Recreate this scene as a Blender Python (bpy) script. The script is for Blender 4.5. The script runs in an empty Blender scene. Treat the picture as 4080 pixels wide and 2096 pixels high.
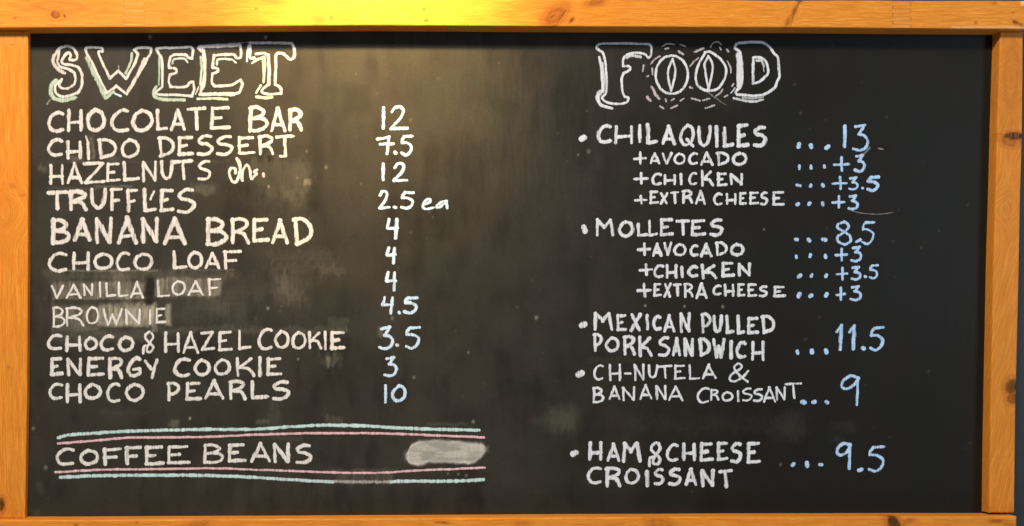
import bpy, math, random
import numpy as np
random.seed(7)
rng = np.random.default_rng(11)

# ---------------------------------------------------------------- units
# The board plane is measured in 1/10300 of the width in view (1.5 m).
K = 1.5 / 10300.0
D = 1.6                       # camera distance from the writing surface
XC, YC = 2600.0, 3377.0       # point of the board straight in front of the lens
ZC = 1.6                      # height of the board's middle above the floor
H_RAIL, H_POST = 0.030, 0.017 # how far rails / posts stand proud of the panel

def W(bx, by, h=0.0):
    return ((bx - 5150.0) * K, -h, ZC + (2646.0 - by) * K)

def at(sx, sy, h):            # point seen at (sx, sy), on the plane h in front of the panel
    f = (D - h) / D
    return XC + (sx - XC) * f, YC + (sy - YC) * f

scene = bpy.context.scene
COL = scene.collection

# ---------------------------------------------------------------- camera
cd = bpy.data.cameras.new('camera')
cam = bpy.data.objects.new('camera', cd)
COL.objects.link(cam)
cam.location = W(XC, YC, D)
cam.rotation_euler = (math.radians(90), 0, 0)
cd.sensor_width = 36.0
cd.lens = 36.0 * D / 1.5
cd.shift_x = (5150.0 - XC) / 10300.0
cd.shift_y = (YC - 2646.0) / 10300.0
cd.clip_start = 0.05
cd.clip_end = 50
scene.camera = cam

# ---------------------------------------------------------------- world and lamps
w = bpy.data.worlds.new('World')
scene.world = w
w.use_nodes = True
bg = w.node_tree.nodes['Background']
bg.inputs[0].default_value = (0.70, 0.82, 1.0, 1)
bg.inputs[1].default_value = 0.19

def aim(o, target):
    from mathutils import Vector
    d = Vector(target) - o.location
    o.rotation_euler = d.to_track_quat('-Z', 'Y').to_euler()

def spot(name, bx, by, h, tx, ty, power, color, size, blend=1.0, radius=0.02):
    l = bpy.data.lights.new(name, 'SPOT')
    l.energy = power; l.color = color
    l.spot_size = math.radians(size); l.spot_blend = blend
    l.shadow_soft_size = radius
    o = bpy.data.objects.new(name, l)
    COL.objects.link(o)
    o.location = W(bx, by, h)
    aim(o, W(tx, ty, 0))
    return o

def area(name, bx, by, h, tx, ty, power, color, sx, sy):
    l = bpy.data.lights.new(name, 'AREA')
    l.shape = 'RECTANGLE'; l.size = sx; l.size_y = sy
    l.energy = power; l.color = color
    o = bpy.data.objects.new(name, l)
    COL.objects.link(o)
    o.location = W(bx, by, h)
    aim(o, W(tx, ty, 0))
    return o

WARM = (1.0, 0.57, 0.12)
spot('spot_lamp', 3800, -1120, 0.25, 3750, 500, 6.0, WARM, 150, 1.0, 0.020)
spot('spot_lamp', 3900, -2000, 0.40, 3750, 250, 66.0, (1.0, 0.66, 0.24), 56, 1.0, 0.030)
spot('spot_lamp', -300, -3600, 0.66, 900, -500, 25.0, (1.0, 0.52, 0.13), 75, 1.0, 0.03)
area('room_light', 600, -9800, 1.9, 5600, 2600, 100, (1.0, 0.90, 0.79), 0.7, 0.4)
area('window_light', 15500, 1500, 1.1, 6500, 2600, 6, (0.62, 0.80, 1.0), 0.4, 0.8)
area('underside_fill', 5000, 11500, 0.9, 5000, 300, 4, (1.0, 0.85, 0.65), 1.2, 0.4)  # added fill from below, lifts the underside of the top rail

scene.view_settings.view_transform = 'Standard'
scene.view_settings.look = 'None'
scene.view_settings.exposure = 0.0
scene.view_settings.gamma = 1.0

# ---------------------------------------------------------------- numpy noise
def vnoise(x, y, seed):
    r = np.random.default_rng(seed)
    T = r.random((256, 256))
    xi = np.floor(x).astype(int); yi = np.floor(y).astype(int)
    fx = x - xi; fy = y - yi
    fx = fx * fx * (3 - 2 * fx); fy = fy * fy * (3 - 2 * fy)
    a = T[xi & 255, yi & 255]; b = T[(xi + 1) & 255, yi & 255]
    c = T[xi & 255, (yi + 1) & 255]; d = T[(xi + 1) & 255, (yi + 1) & 255]
    return (a * (1 - fx) + b * fx) * (1 - fy) + (c * (1 - fx) + d * fx) * fy

def fbm(x, y, seed, o=4):
    s = 0; a = 0.5; t = 0
    for i in range(o):
        s = s + a * vnoise(x * 2 ** i, y * 2 ** i, seed + i); t += a; a *= 0.5
    return s / t

def sstep(a, b, x):
    t = np.clip((x - a) / (b - a), 0, 1)
    return t * t * (3 - 2 * t)

# ---------------------------------------------------------------- mesh helpers
def mesh_from(name, verts, faces, mat, parent=None, attrs=None, smooth=False):
    me = bpy.data.meshes.new(name)
    verts = np.asarray(verts, dtype=np.float32); faces = np.asarray(faces, dtype=np.int32)
    me.vertices.add(len(verts)); me.vertices.foreach_set('co', verts.ravel())
    n = faces.shape[1]
    me.loops.add(faces.size); me.loops.foreach_set('vertex_index', faces.ravel())
    me.polygons.add(len(faces))
    me.polygons.foreach_set('loop_start', np.arange(0, faces.size, n, dtype=np.int32))
    me.polygons.foreach_set('loop_total', np.full(len(faces), n, dtype=np.int32))
    if smooth: me.polygons.foreach_set('use_smooth', np.ones(len(faces), dtype=bool))
    me.update(calc_edges=True)
    for k, (typ, data) in (attrs or {}).items():
        a = me.attributes.new(k, typ, 'POINT')
        data = np.asarray(data, dtype=np.float32)
        a.data.foreach_set({'FLOAT': 'value', 'FLOAT_COLOR': 'color', 'FLOAT_VECTOR': 'vector'}[typ], data.ravel())
    me.materials.append(mat)
    o = bpy.data.objects.new(name, me)
    COL.objects.link(o)
    if parent: o.parent = parent
    return o

def grid_faces(nu, nv, off=0):
    i = np.arange(nu - 1)[:, None] * nv + np.arange(nv - 1)[None, :] + off
    return np.stack([i, i + 1, i + nv + 1, i + nv], -1).reshape(-1, 4)

# ---------------------------------------------------------------- materials
class N:
    def __init__(s, name):
        s.m = bpy.data.materials.new(name); s.m.use_nodes = True
        s.t = s.m.node_tree; s.t.nodes.clear()
        s.out = s.t.nodes.new('ShaderNodeOutputMaterial')
    def n(s, typ, **kw):
        x = s.t.nodes.new(typ)
        for k, v in kw.items(): setattr(x, k, v)
        return x
    def l(s, a, b): s.t.links.new(a, b)
    def val(s, sock, v):
        if hasattr(v, 'node'): s.l(v, sock)
        else: sock.default_value = v
    def math(s, op, a, b=0.0, c=None, clamp=False):
        x = s.n('ShaderNodeMath', operation=op, use_clamp=clamp)
        s.val(x.inputs[0], a); s.val(x.inputs[1], b)
        if c is not None: s.val(x.inputs[2], c)
        return x.outputs[0]
    def mapr(s, v, a, b, c=0.0, d=1.0):
        x = s.n('ShaderNodeMapRange')
        s.val(x.inputs[0], v)
        for i, q in zip((1, 2, 3, 4), (a, b, c, d)): x.inputs[i].default_value = q
        return x.outputs[0]
    def mix(s, f, a, b, blend='MIX'):
        x = s.n('ShaderNodeMix', data_type='RGBA', blend_type=blend)
        s.val(x.inputs[0], f); s.val(x.inputs[6], a); s.val(x.inputs[7], b)
        return x.outputs[2]
    def attr(s, name):
        x = s.n('ShaderNodeAttribute'); x.attribute_name = name
        return x
    def noise(s, vec, scale, detail=4, rough=0.55, dist=0.0):
        x = s.n('ShaderNodeTexNoise'); s.l(vec, x.inputs['Vector'])
        x.inputs['Scale'].default_value = scale; x.inputs['Detail'].default_value = detail
        x.inputs['Roughness'].default_value = rough; x.inputs['Distortion'].default_value = dist
        return x.outputs[0]
    def mapping(s, vec, scale, loc=(0, 0, 0)):
        x = s.n('ShaderNodeMapping'); s.l(vec, x.inputs[0])
        x.inputs['Scale'].default_value = scale; x.inputs['Location'].default_value = loc
        return x.outputs[0]

def wood_material():
    s = N('pine_wood')
    g = s.attr('grain').outputs['Vector']    # along, across (warped), seed
    k = s.attr('knot'); kn = k.outputs['Fac']
    rd = s.attr('red').outputs['Fac']
    fig = s.noise(s.mapping(g, (0.9, 9.0, 1)), 1.0, 5, 0.6, 0.3)
    line = s.noise(s.mapping(g, (1.6, 42.0, 1)), 1.0, 4, 0.6)
    blot = s.noise(s.mapping(g, (2.2, 2.6, 1), (4, 2, 0)), 1.0, 4, 0.6)
    fine = s.noise(s.mapping(g, (22.0, 150.0, 1)), 1.0, 2, 0.6)
    c1 = s.mix(s.mapr(fig, 0.40, 0.60), (0.53, 0.175, 0.018, 1), (0.75, 0.315, 0.044, 1))
    c2 = s.mix(s.mapr(line, 0.42, 0.72, 0.0, 0.5), c1, (0.50, 0.165, 0.018, 1))
    c3 = s.mix(s.mapr(blot, 0.42, 0.66, 0.0, 0.7), c2, (0.64, 0.215, 0.026, 1))
    c4 = s.mix(s.mapr(fine, 0.45, 0.8, 0.0, 0.22), c3, (0.42, 0.15, 0.02, 1))
    c5 = s.mix(s.math('MULTIPLY', rd, 0.95, clamp=True), c4, (0.33, 0.090, 0.014, 1))
    c6 = s.mix(kn, c5, (0.020, 0.008, 0.005, 1))
    pl = s.attr('pale').outputs['Fac']
    c7 = s.mix(pl, c6, (0.82, 0.60, 0.34, 1))
    bd = s.noise(s.mapping(g, (0.55, 3.4, 1), (9, 5, 0)), 1.0, 2, 0.45, 0.6)
    ring = s.math('PINGPONG', s.math('MULTIPLY', bd, 11.0), 0.5)
    c7 = s.mix(s.mapr(ring, 0.30, 0.5, 0.0, 0.50), c7, (0.46, 0.145, 0.012, 1))
    big = s.noise(s.mapping(g, (0.35, 1.1, 1), (1, 7, 0)), 1.0, 3, 0.5)
    c7 = s.mix(s.mapr(big, 0.35, 0.65, 0.30, 0.0), c7, (0.50, 0.185, 0.02, 1))
    b = s.n('ShaderNodeBsdfPrincipled')
    s.l(c7, b.inputs['Base Color'])
    s.l(s.mapr(fig, 0.3, 0.7, 0.52, 0.40), b.inputs['Roughness'])
    b.inputs['Specular IOR Level'].default_value = 0.10
    bp = s.n('ShaderNodeBump'); bp.inputs['Strength'].default_value = 0.25; bp.inputs['Distance'].default_value = 0.0006
    hh = s.math('ADD', s.math('MULTIPLY', fig, 0.8), s.math('ADD', s.math('MULTIPLY', line, 0.5), s.math('MULTIPLY', fine, 0.25)))
    s.l(s.math('SUBTRACT', hh, s.math('MULTIPLY', kn, 0.8)), bp.inputs['Height'])
    s.l(bp.outputs[0], b.inputs['Normal'])
    s.l(b.outputs[0], s.out.inputs[0])
    return s.m

def board_material():
    s = N('chalkboard_paint')
    tc = s.n('ShaderNodeTexCoord').outputs['Object']
    dust = s.attr('dust').outputs['Fac']
    col = s.attr('dustcol').outputs['Color']
    v1 = s.noise(s.mapping(tc, (70, 1, 7)), 1.0, 4, 0.6)         # vertical wipe streaks
    v2 = s.noise(s.mapping(tc, (620, 1, 190)), 1.0, 3, 0.6)
    iso = s.noise(s.mapping(tc, (900, 900, 900)), 1.0, 3, 0.6)
    tint = s.noise(s.mapping(tc, (14, 1, 9)), 1.0, 3, 0.5)
    base = s.mix(s.mapr(tint, 0.35, 0.65), (0.0070, 0.0048, 0.0034, 1), (0.0050, 0.0052, 0.0028, 1))
    f = s.math('MULTIPLY', dust, s.mapr(s.math('ADD', s.math('MULTIPLY', v2, 0.45), s.math('MULTIPLY', iso, 0.55)), 0.3, 0.7, 0.62, 1.38), clamp=True)
    c = s.mix(f, base, col)
    b = s.n('ShaderNodeBsdfPrincipled')
    s.l(c, b.inputs['Base Color'])
    rough = s.math('ADD', s.mapr(v1, 0.3, 0.7, 0.50, 0.57), s.math('MULTIPLY', f, 0.6), clamp=True)
    s.l(rough, b.inputs['Roughness'])
    b.inputs['Specular IOR Level'].default_value = 0.17
    bp = s.n('ShaderNodeBump'); bp.inputs['Strength'].default_value = 0.30; bp.inputs['Distance'].default_value = 0.0004
    s.l(s.math('ADD', s.math('MULTIPLY', iso, 0.6), s.math('MULTIPLY', v1, 0.35)), bp.inputs['Height'])
    s.l(bp.outputs[0], b.inputs['Normal'])
    s.l(b.outputs[0], s.out.inputs[0])
    return s.m

def chalk_material():
    s = N('chalk')
    tc = s.n('ShaderNodeTexCoord').outputs['Object']
    e = s.attr('edge').outputs['Fac']
    ca = s.attr('chalk'); col = ca.outputs['Color']
    dens = s.attr('cover').outputs['Fac']
    n1 = s.noise(s.mapping(tc, (1100, 1, 420)), 1.0, 2, 0.6)       # board tooth, drawn out vertically
    n2 = s.noise(s.mapping(tc, (190, 1, 90)), 1.0, 3, 0.55)
    n3 = s.noise(s.mapping(tc, (460, 1, 28)), 1.0, 2, 0.6)
    nn = s.math('ADD', s.math('MULTIPLY', n1, 0.38), s.math('ADD', s.math('MULTIPLY', n2, 0.30), s.math('MULTIPLY', n3, 0.32)))
    q = s.math('ADD', s.math('MULTIPLY', e, 2.6), s.math('MULTIPLY', s.math('SUBTRACT', nn, 0.5), 7.5))
    q = s.math('ADD', q, s.mapr(dens, 0.0, 1.0, -0.95, 0.12))
    a = s.mapr(q, -0.1, 1.15, 0.0, 1.0)
    a = s.math('MULTIPLY', a, s.mapr(dens, 0.0, 1.0, 0.25, 0.97))
    d = s.n('ShaderNodeBsdfDiffuse'); d.inputs['Roughness'].default_value = 0.6
    cc = s.mix(s.mapr(n2, 0.50, 0.72, 0.0, 0.28), col, (0.84, 0.80, 0.80, 1)); cc = s.mix(s.mapr(n3, 0.50, 0.30, 0.0, 0.55), cc, (0.20, 0.20, 0.19, 1))
    s.l(cc, d.inputs[0])
    t = s.n('ShaderNodeBsdfTransparent')
    m = s.n('ShaderNodeMixShader')
    s.l(a, m.inputs[0]); s.l(t.outputs[0], m.inputs[1]); s.l(d.outputs[0], m.inputs[2])
    s.l(m.outputs[0], s.out.inputs[0])
    return s.m

def wall_material():
    s = N('painted_wall')
    tc = s.n('ShaderNodeTexCoord').outputs['Object']
    n = s.noise(tc, 60, 5, 0.6)
    b = s.n('ShaderNodeBsdfPrincipled')
    s.l(s.mix(n, (0.030, 0.036, 0.040, 1), (0.046, 0.051, 0.054, 1)), b.inputs['Base Color'])
    b.inputs['Roughness'].default_value = 0.7
    bp = s.n('ShaderNodeBump'); bp.inputs['Strength'].default_value = 0.3; bp.inputs['Distance'].default_value = 0.001
    s.l(s.noise(tc, 220, 4, 0.6), bp.inputs['Height']); s.l(bp.outputs[0], b.inputs['Normal'])
    s.l(b.outputs[0], s.out.inputs[0])
    return s.m

M_WOOD, M_BOARD, M_CHALK, M_WALL = wood_material(), board_material(), chalk_material(), wall_material()

# ---------------------------------------------------------------- wall
def box(x0, x1, y0, y1, h0, h1):
    c = [W(x, y, h) for h in (h0, h1) for y in (y0, y1) for x in (x0, x1)]
    f = [(0, 1, 3, 2), (4, 6, 7, 5), (0, 4, 5, 1), (2, 3, 7, 6), (0, 2, 6, 4), (1, 5, 7, 3)]
    return c, f
wv, wf = box(-9000, 19000, -9000, 13600, -0.12, -0.022)
wall = mesh_from('wall', wv, wf, M_WALL)
wall['kind'] = 'structure'

# ---------------------------------------------------------------- the board: root and panel
root = bpy.data.objects.new('menu_board', None)
COL.objects.link(root)
root.location = W(5150, 5400, 0)
root['label'] = 'black chalkboard menu in a pine frame, handwritten with sweets, food and prices'
root['category'] = 'chalkboard'
bpy.context.view_layer.update()
OFF = np.array(root.location)
def child(name, verts, faces, mat, parent=None, attrs=None, smooth=False, label=None):
    o = mesh_from(name, np.asarray(verts) - OFF, faces, mat, parent or root, attrs, smooth)
    if label: o['label'] = label
    return o

def panel():
    nx, ny = 1140, 590
    xs = np.linspace(60, 10120, nx); ys = np.linspace(90, 5400, ny)
    X, Y = np.meshgrid(xs, ys, indexing='ij')
    d = np.zeros_like(X)
    wob = (fbm(X / 160, Y / 160, 21) - 0.5)
    st = 0.25 + 0.5 * fbm(X / 120 + 0.8 * wob, Y / 620, 31, 4) + 0.5 * (fbm(X / 210, Y / 330, 33, 4) - 0.25)                 # vertical wiping
    sh = fbm(X / 420, Y / 50, 35, 3)                 # horizontal wiping
    blot = fbm(X / 300, Y / 300, 41, 4)
    fs = 0.35 * st + 0.65 * sstep(0.3, 0.75, fbm(X / 20, Y / 150, 37, 3)); fh = 0.35 * sh + 0.65 * fbm(X / 150, Y / 16, 39, 3)
    # blotchy film of old chalk, thinner towards the right
    d += 0.003 + 0.016 * blot * (1 - 0.7 * sstep(5200, 8200, X))
    # evenly wiped film over the whole sweets side and the middle, streaked by the cloth
    film = 1 - sstep(5600, 7800, X + 900 * wob)
    d += film * 0.020 * (0.40 + 0.60 * sstep(0.25, 0.75, 0.40 * st + 0.48 * blot + 0.12 * fs))
    d += 0.018 * (1 - sstep(4200, 6800, X)) * sstep(0.3, 0.7, st)
    def patch(x0, y0, x1, y1, amt, soft=40, ragged=60, streak='v', power=1.0):
        nonlocal d
        soft = soft * 1.5; nz = (fbm(X / 26, Y / 70, int(x0 + y0) % 997 + 60) + fbm(X / 130, Y / 130, int(x0) % 97 + 60) - 1.0) * ragged * 1.5
        m = sstep(x0 - soft, x0 + soft, X + nz) * (1 - sstep(x1 - soft, x1 + soft, X + nz)) \
            * sstep(y0 - soft, y0 + soft, Y + nz) * (1 - sstep(y1 - soft, y1 + soft, Y + nz))
        q = {'v': fs, 'h': fh, 'b': 0.6 * blot + 0.4 * fs}[streak]
        d += amt * m * (0.45 + 1.1 * q) ** power
    Q = 1323
    # wiped boxes behind the thin writing
    patch(520, 2 * Q + 190, 1440, 2 * Q + 350, 0.15, 14, 24, 'v', 1.4)
    patch(1560, 2 * Q + 150, 2225, 2 * Q + 338, 0.18, 14, 24, 'v', 1.4)
    patch(1150, 2 * Q + 110, 1320, 2 * Q + 350, 0.10, 30, 50)
    patch(530, 2 * Q + 345, 1530, 2 * Q + 365, 0.14, 8, 14, 'h')
    patch(540, 2 * Q + 430, 1500, 2 * Q + 640, 0.10, 14, 24, 'v', 1.6)
    patch(1000, 2 * Q + 405, 1540, 2 * Q + 625, 0.20, 18, 30, 'v', 1.6)
    patch(1010, 2 * Q + 590, 1500, 2 * Q + 640, 0.16, 10, 20, 'h')
    patch(1520, 2 * Q + 400, 1580, 2 * Q + 690, 0.22, 10, 14)
    patch(1660, 2 * Q + 410, 1725, 2 * Q + 630, 0.26, 8, 14)
    patch(1590, 2 * Q + 570, 1700, 2 * Q + 610, 0.16, 8, 14, 'h')
    patch(540, 2 * Q + 640, 1000, 2 * Q + 680, 0.10, 14, 24, 'h')
    patch(540, 2 * Q + 680, 1560, 2 * Q + 790, 0.055, 30, 60, 'h')
    patch(520, 2 * Q + 360, 545, 2 * Q + 700, 0.10, 6, 10)
    patch(470, 2 * Q + 70, 2380, 2 * Q + 170, 0.045, 30, 60, 'v')
    patch(500, 2 * Q + 70, 1590, 2 * Q + 84, 0.20, 6, 12, 'h')
    patch(1740, 2 * Q + 62, 2360, 2 * Q + 74, 0.10, 6, 12, 'h')
    patch(2120, 2 * Q + 340, 2300, 2 * Q + 520, 0.035, 25, 50)
    patch(1600, 2 * Q + 650, 3500, 2 * Q + 700, 0.05, 18, 50, 'h')
    patch(2700, 2 * Q + 10, 3440, 2 * Q + 120, 0.045, 50, 120, 'b')
    patch(2780, 2 * Q + 130, 3060, 2 * Q + 420, 0.050, 60, 120)
    patch(3310, 2 * Q + 560, 3510, 2 * Q + 690, 0.05, 14, 40, 'b')
    patch(3790, 2 * Q + 640, 3840, 2 * Q + 740, 0.08, 12, 20)
    patch(3240, 2 * Q + 890, 3410, 2 * Q + 1020, 0.06, 24, 110)
    patch(3275, 2 * Q + 940, 3305, 2 * Q + 1050, 0.14, 8, 20)
    patch(420, 2 * Q + 170, 2900, 2 * Q + 330, 0.030, 90, 160, 'h')
    patch(430, 2 * Q + 420, 2500, 2 * Q + 600, 0.028, 90, 160, 'h')
    # upper rows
    patch(700, Q + 240, 840, Q + 300, 0.13, 25, 40, 'b')
    patch(910, Q + 60, 945, Q + 290, 0.13, 16, 40)
    patch(1080, Q + 250, 1200, Q + 300, 0.07, 25, 30, 'b')
    patch(380, Q + 340, 475, Q + 400, 0.09, 20, 40, 'b')
    patch(470, Q + 300, 2250, Q + 315, 0.03, 8, 16, 'h')
    patch(950, Q + 545, 1330, Q + 565, 0.14, 8, 16, 'h')
    patch(480, Q + 560, 1000, Q + 580, 0.05, 8, 16, 'h')
    patch(1930, Q + 555, 2190, Q + 620, 0.085, 25, 60, 'b')
    patch(2270, Q + 285, 2300, Q + 295, 0.06, 8, 12, 'h')
    patch(2560, Q + 285, 3130, Q + 620, 0.045, 50, 120, 'b')
    patch(2400, Q + 640, 3100, Q + 760, 0.03, 60, 120, 'b')
    patch(3050, Q + 480, 3130, Q + 540, 0.18, 12, 30, 'b')
    patch(2700, Q + 1195, 3360, Q + 1300, 0.03, 40, 100, 'h')
    for (x, y, a) in ((2703, Q + 555, .25), (3085, Q + 200, .12), (3280, Q + 360, .16), (2990, Q + 465, .12), (4130, 1205, .07),
                      (2695, 2 * Q + 455, .3), (2998, 2 * Q + 965, .3), (3945, 2 * Q + 555, .2), (4710, 2 * Q + 900, .25), (4165, 2 * Q + 1150, .2),
                      (6490, 2 * Q + 430, .4), (6885, 2 * Q + 435, .35), (7270, 2 * Q + 440, .3), (5395, 2 * Q + 550, .25), (7685, Q + 985, .2),
                      (1910, 3 * Q + 240, .45), (335, 3 * Q + 340, .2), (460, 3 * Q + 735, .2), (4760, 3 * Q + 272, .3),
                      (7850, 3 * Q + 705, .15), (5920, Q + 200, .15), (5815, Q + 235, .2), (1510, 372, .35), (2672, 375, .55),
                      (4505, 3 * Q + 795, .2), (4610, 3 * Q + 800, .2), (4690, 3 * Q + 815, .2)):
        r = 15 * (0.7 + 0.6 * random.random())
        d += a * np.exp(-(((X - x) / r) ** 2 + ((Y - y) / (r * 1.2)) ** 2) ** 1.5)
    # random specks
    for i in range(150):
        x = random.uniform(350, 9900); y = random.uniform(450, 5150); r = random.uniform(6, 15)
        d += random.uniform(.01, .07) * np.exp(-(((X - x) / r) ** 2 + ((Y - y) / r) ** 2))
    # lower rows
    patch(1710, 3 * Q + 255, 1800, 3 * Q + 330, 0.11, 16, 30, 'b')
    patch(2575, 3 * Q + 260, 2710, 3 * Q + 300, 0.07, 12, 24, 'h')
    patch(2710, 3 * Q + 60, 2820, 3 * Q + 330, 0.03, 30, 70)
    patch(3290, 3 * Q + 220, 3450, 3 * Q + 290, 0.06, 20, 60, 'b')
    patch(1000, 3 * Q + 170, 1500, 3 * Q + 195, 0.02, 14, 40, 'h')
    patch(4300, 3 * Q + 285, 4700, 3 * Q + 315, 0.05, 12, 20, 'h')
    patch(3300, 3 * Q + 745, 4000, 3 * Q + 770, 0.04, 10, 30, 'h')
    patch(3400, 3 * Q + 775, 3950, 3 * Q + 890, 0.06, 20, 40, 'v')
    patch(3080, 3 * Q + 960, 3200, 3 * Q + 1150, 0.012, 30, 50)
    patch(370, 3 * Q + 880, 430, 3 * Q + 980, 0.03, 20, 40, 'b')
    patch(330, 3 * Q + 1140, 390, 3 * Q + 1220, 0.03, 20, 30, 'b')
    patch(2740, 3 * Q + 420, 3040, 3 * Q + 460, 0.03, 14, 30, 'b')
    # old rubbed places lower right
    patch(5480, 3 * Q + 130, 5820, 3 * Q + 360, 0.050, 60, 60, 'b')
    patch(5330, 3 * Q + 220, 5480, 3 * Q + 300, 0.02, 30, 60, 'h')
    patch(6300, 3 * Q + 260, 8100, 3 * Q + 330, 0.016, 60, 120, 'h')
    patch(7750, 3 * Q + 190, 8080, 3 * Q + 450, 0.022, 70, 100, 'b')
    patch(8380, 3 * Q + 270, 8600, 3 * Q + 360, 0.018, 40, 60, 'b')
    patch(8370, 3 * Q + 420, 8480, 3 * Q + 480, 0.018, 30, 40, 'b')
    patch(5900, 2 * Q + 965, 6900, 2 * Q + 1000, 0.020, 16, 60, 'h')
    patch(4600, 400, 6000, 2200, 0.010, 400, 300, 'v')
    patch(7150, 0 * Q + 880, 7500, 1080, 0.01, 60, 60)
    # wiped-clean places
    def wipe(x0, y0, x1, y1, amt, soft=20):
        nonlocal d
        nz = (fbm(X / 50, Y / 50, int(x0 + y1) % 911 + 300) - 0.5) * 50
        m = sstep(x0 - soft, x0 + soft, X + nz) * (1 - sstep(x1 - soft, x1 + soft, X + nz)) * sstep(y0 - soft, y0 + soft, Y + nz) * (1 - sstep(y1 - soft, y1 + soft, Y + nz))
        d *= 1 - amt * m
    wipe(1465, 2 * Q + 130, 1545, 2 * Q + 420, 0.85)
    wipe(2255, Q + 480, 2560, Q + 900, 0.4, 80)
    wipe(3110, 1100, 3260, Q + 800, 0.45, 60)
    wipe(2700, Q + 255, 2730, Q + 305, 0.95, 6)
    wipe(3450, 850, 3720, 1150, 0.4, 60)
    d = np.clip(d, 0, 1)
    # dust colour: greyish cream, patches of greenish
    t = fbm(X / 240, Y / 240, 77)[..., None]
    c = np.array([0.49, 0.44, 0.35]) * (1 - t) + np.array([0.42, 0.43, 0.33]) * t
    g = (sstep(5300, 5500, X) * (1 - sstep(5850, 6000, X)) * sstep(3 * Q, 3 * Q + 200, Y))[..., None]
    c = c * (1 - g) + np.array([0.40, 0.44, 0.30]) * g
    col = np.concatenate([c, np.ones_like(t)], -1)
    v = np.stack([(X - 5150) * K, np.zeros_like(X), ZC + (2646 - Y) * K], -1).reshape(-1, 3)
    f = grid_faces(nx, ny)
    # thickness: a border skirt back to the rear
    idx = np.arange(nx * ny).reshape(nx, ny)
    loop = np.concatenate([idx[:, 0], idx[-1, 1:], idx[-2::-1, -1], idx[0, -2:0:-1]])
    back = v[loop].copy(); back[:, 1] = 0.009
    n0 = len(v); m = len(loop); j = np.arange(m); j2 = (j + 1) % m
    sk = np.stack([loop[j], n0 + j, n0 + j2, loop[j2]], -1)
    v = np.concatenate([v, back]); f = np.concatenate([f[:, ::-1], sk[:, ::-1]])
    da = np.concatenate([d.ravel(), np.zeros(m)])
    ca = np.concatenate([col.reshape(-1, 4), np.ones((m, 4)) * 0.3])
    return child('board_panel', v, f, M_BOARD, attrs={'dust': ('FLOAT', da), 'dustcol': ('FLOAT_COLOR', ca)})
PANEL = panel()

# ---------------------------------------------------------------- frame
def interp(pts, x):
    a = np.array(pts, float)
    return np.interp(x, a[:, 0], a[:, 1])

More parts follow.
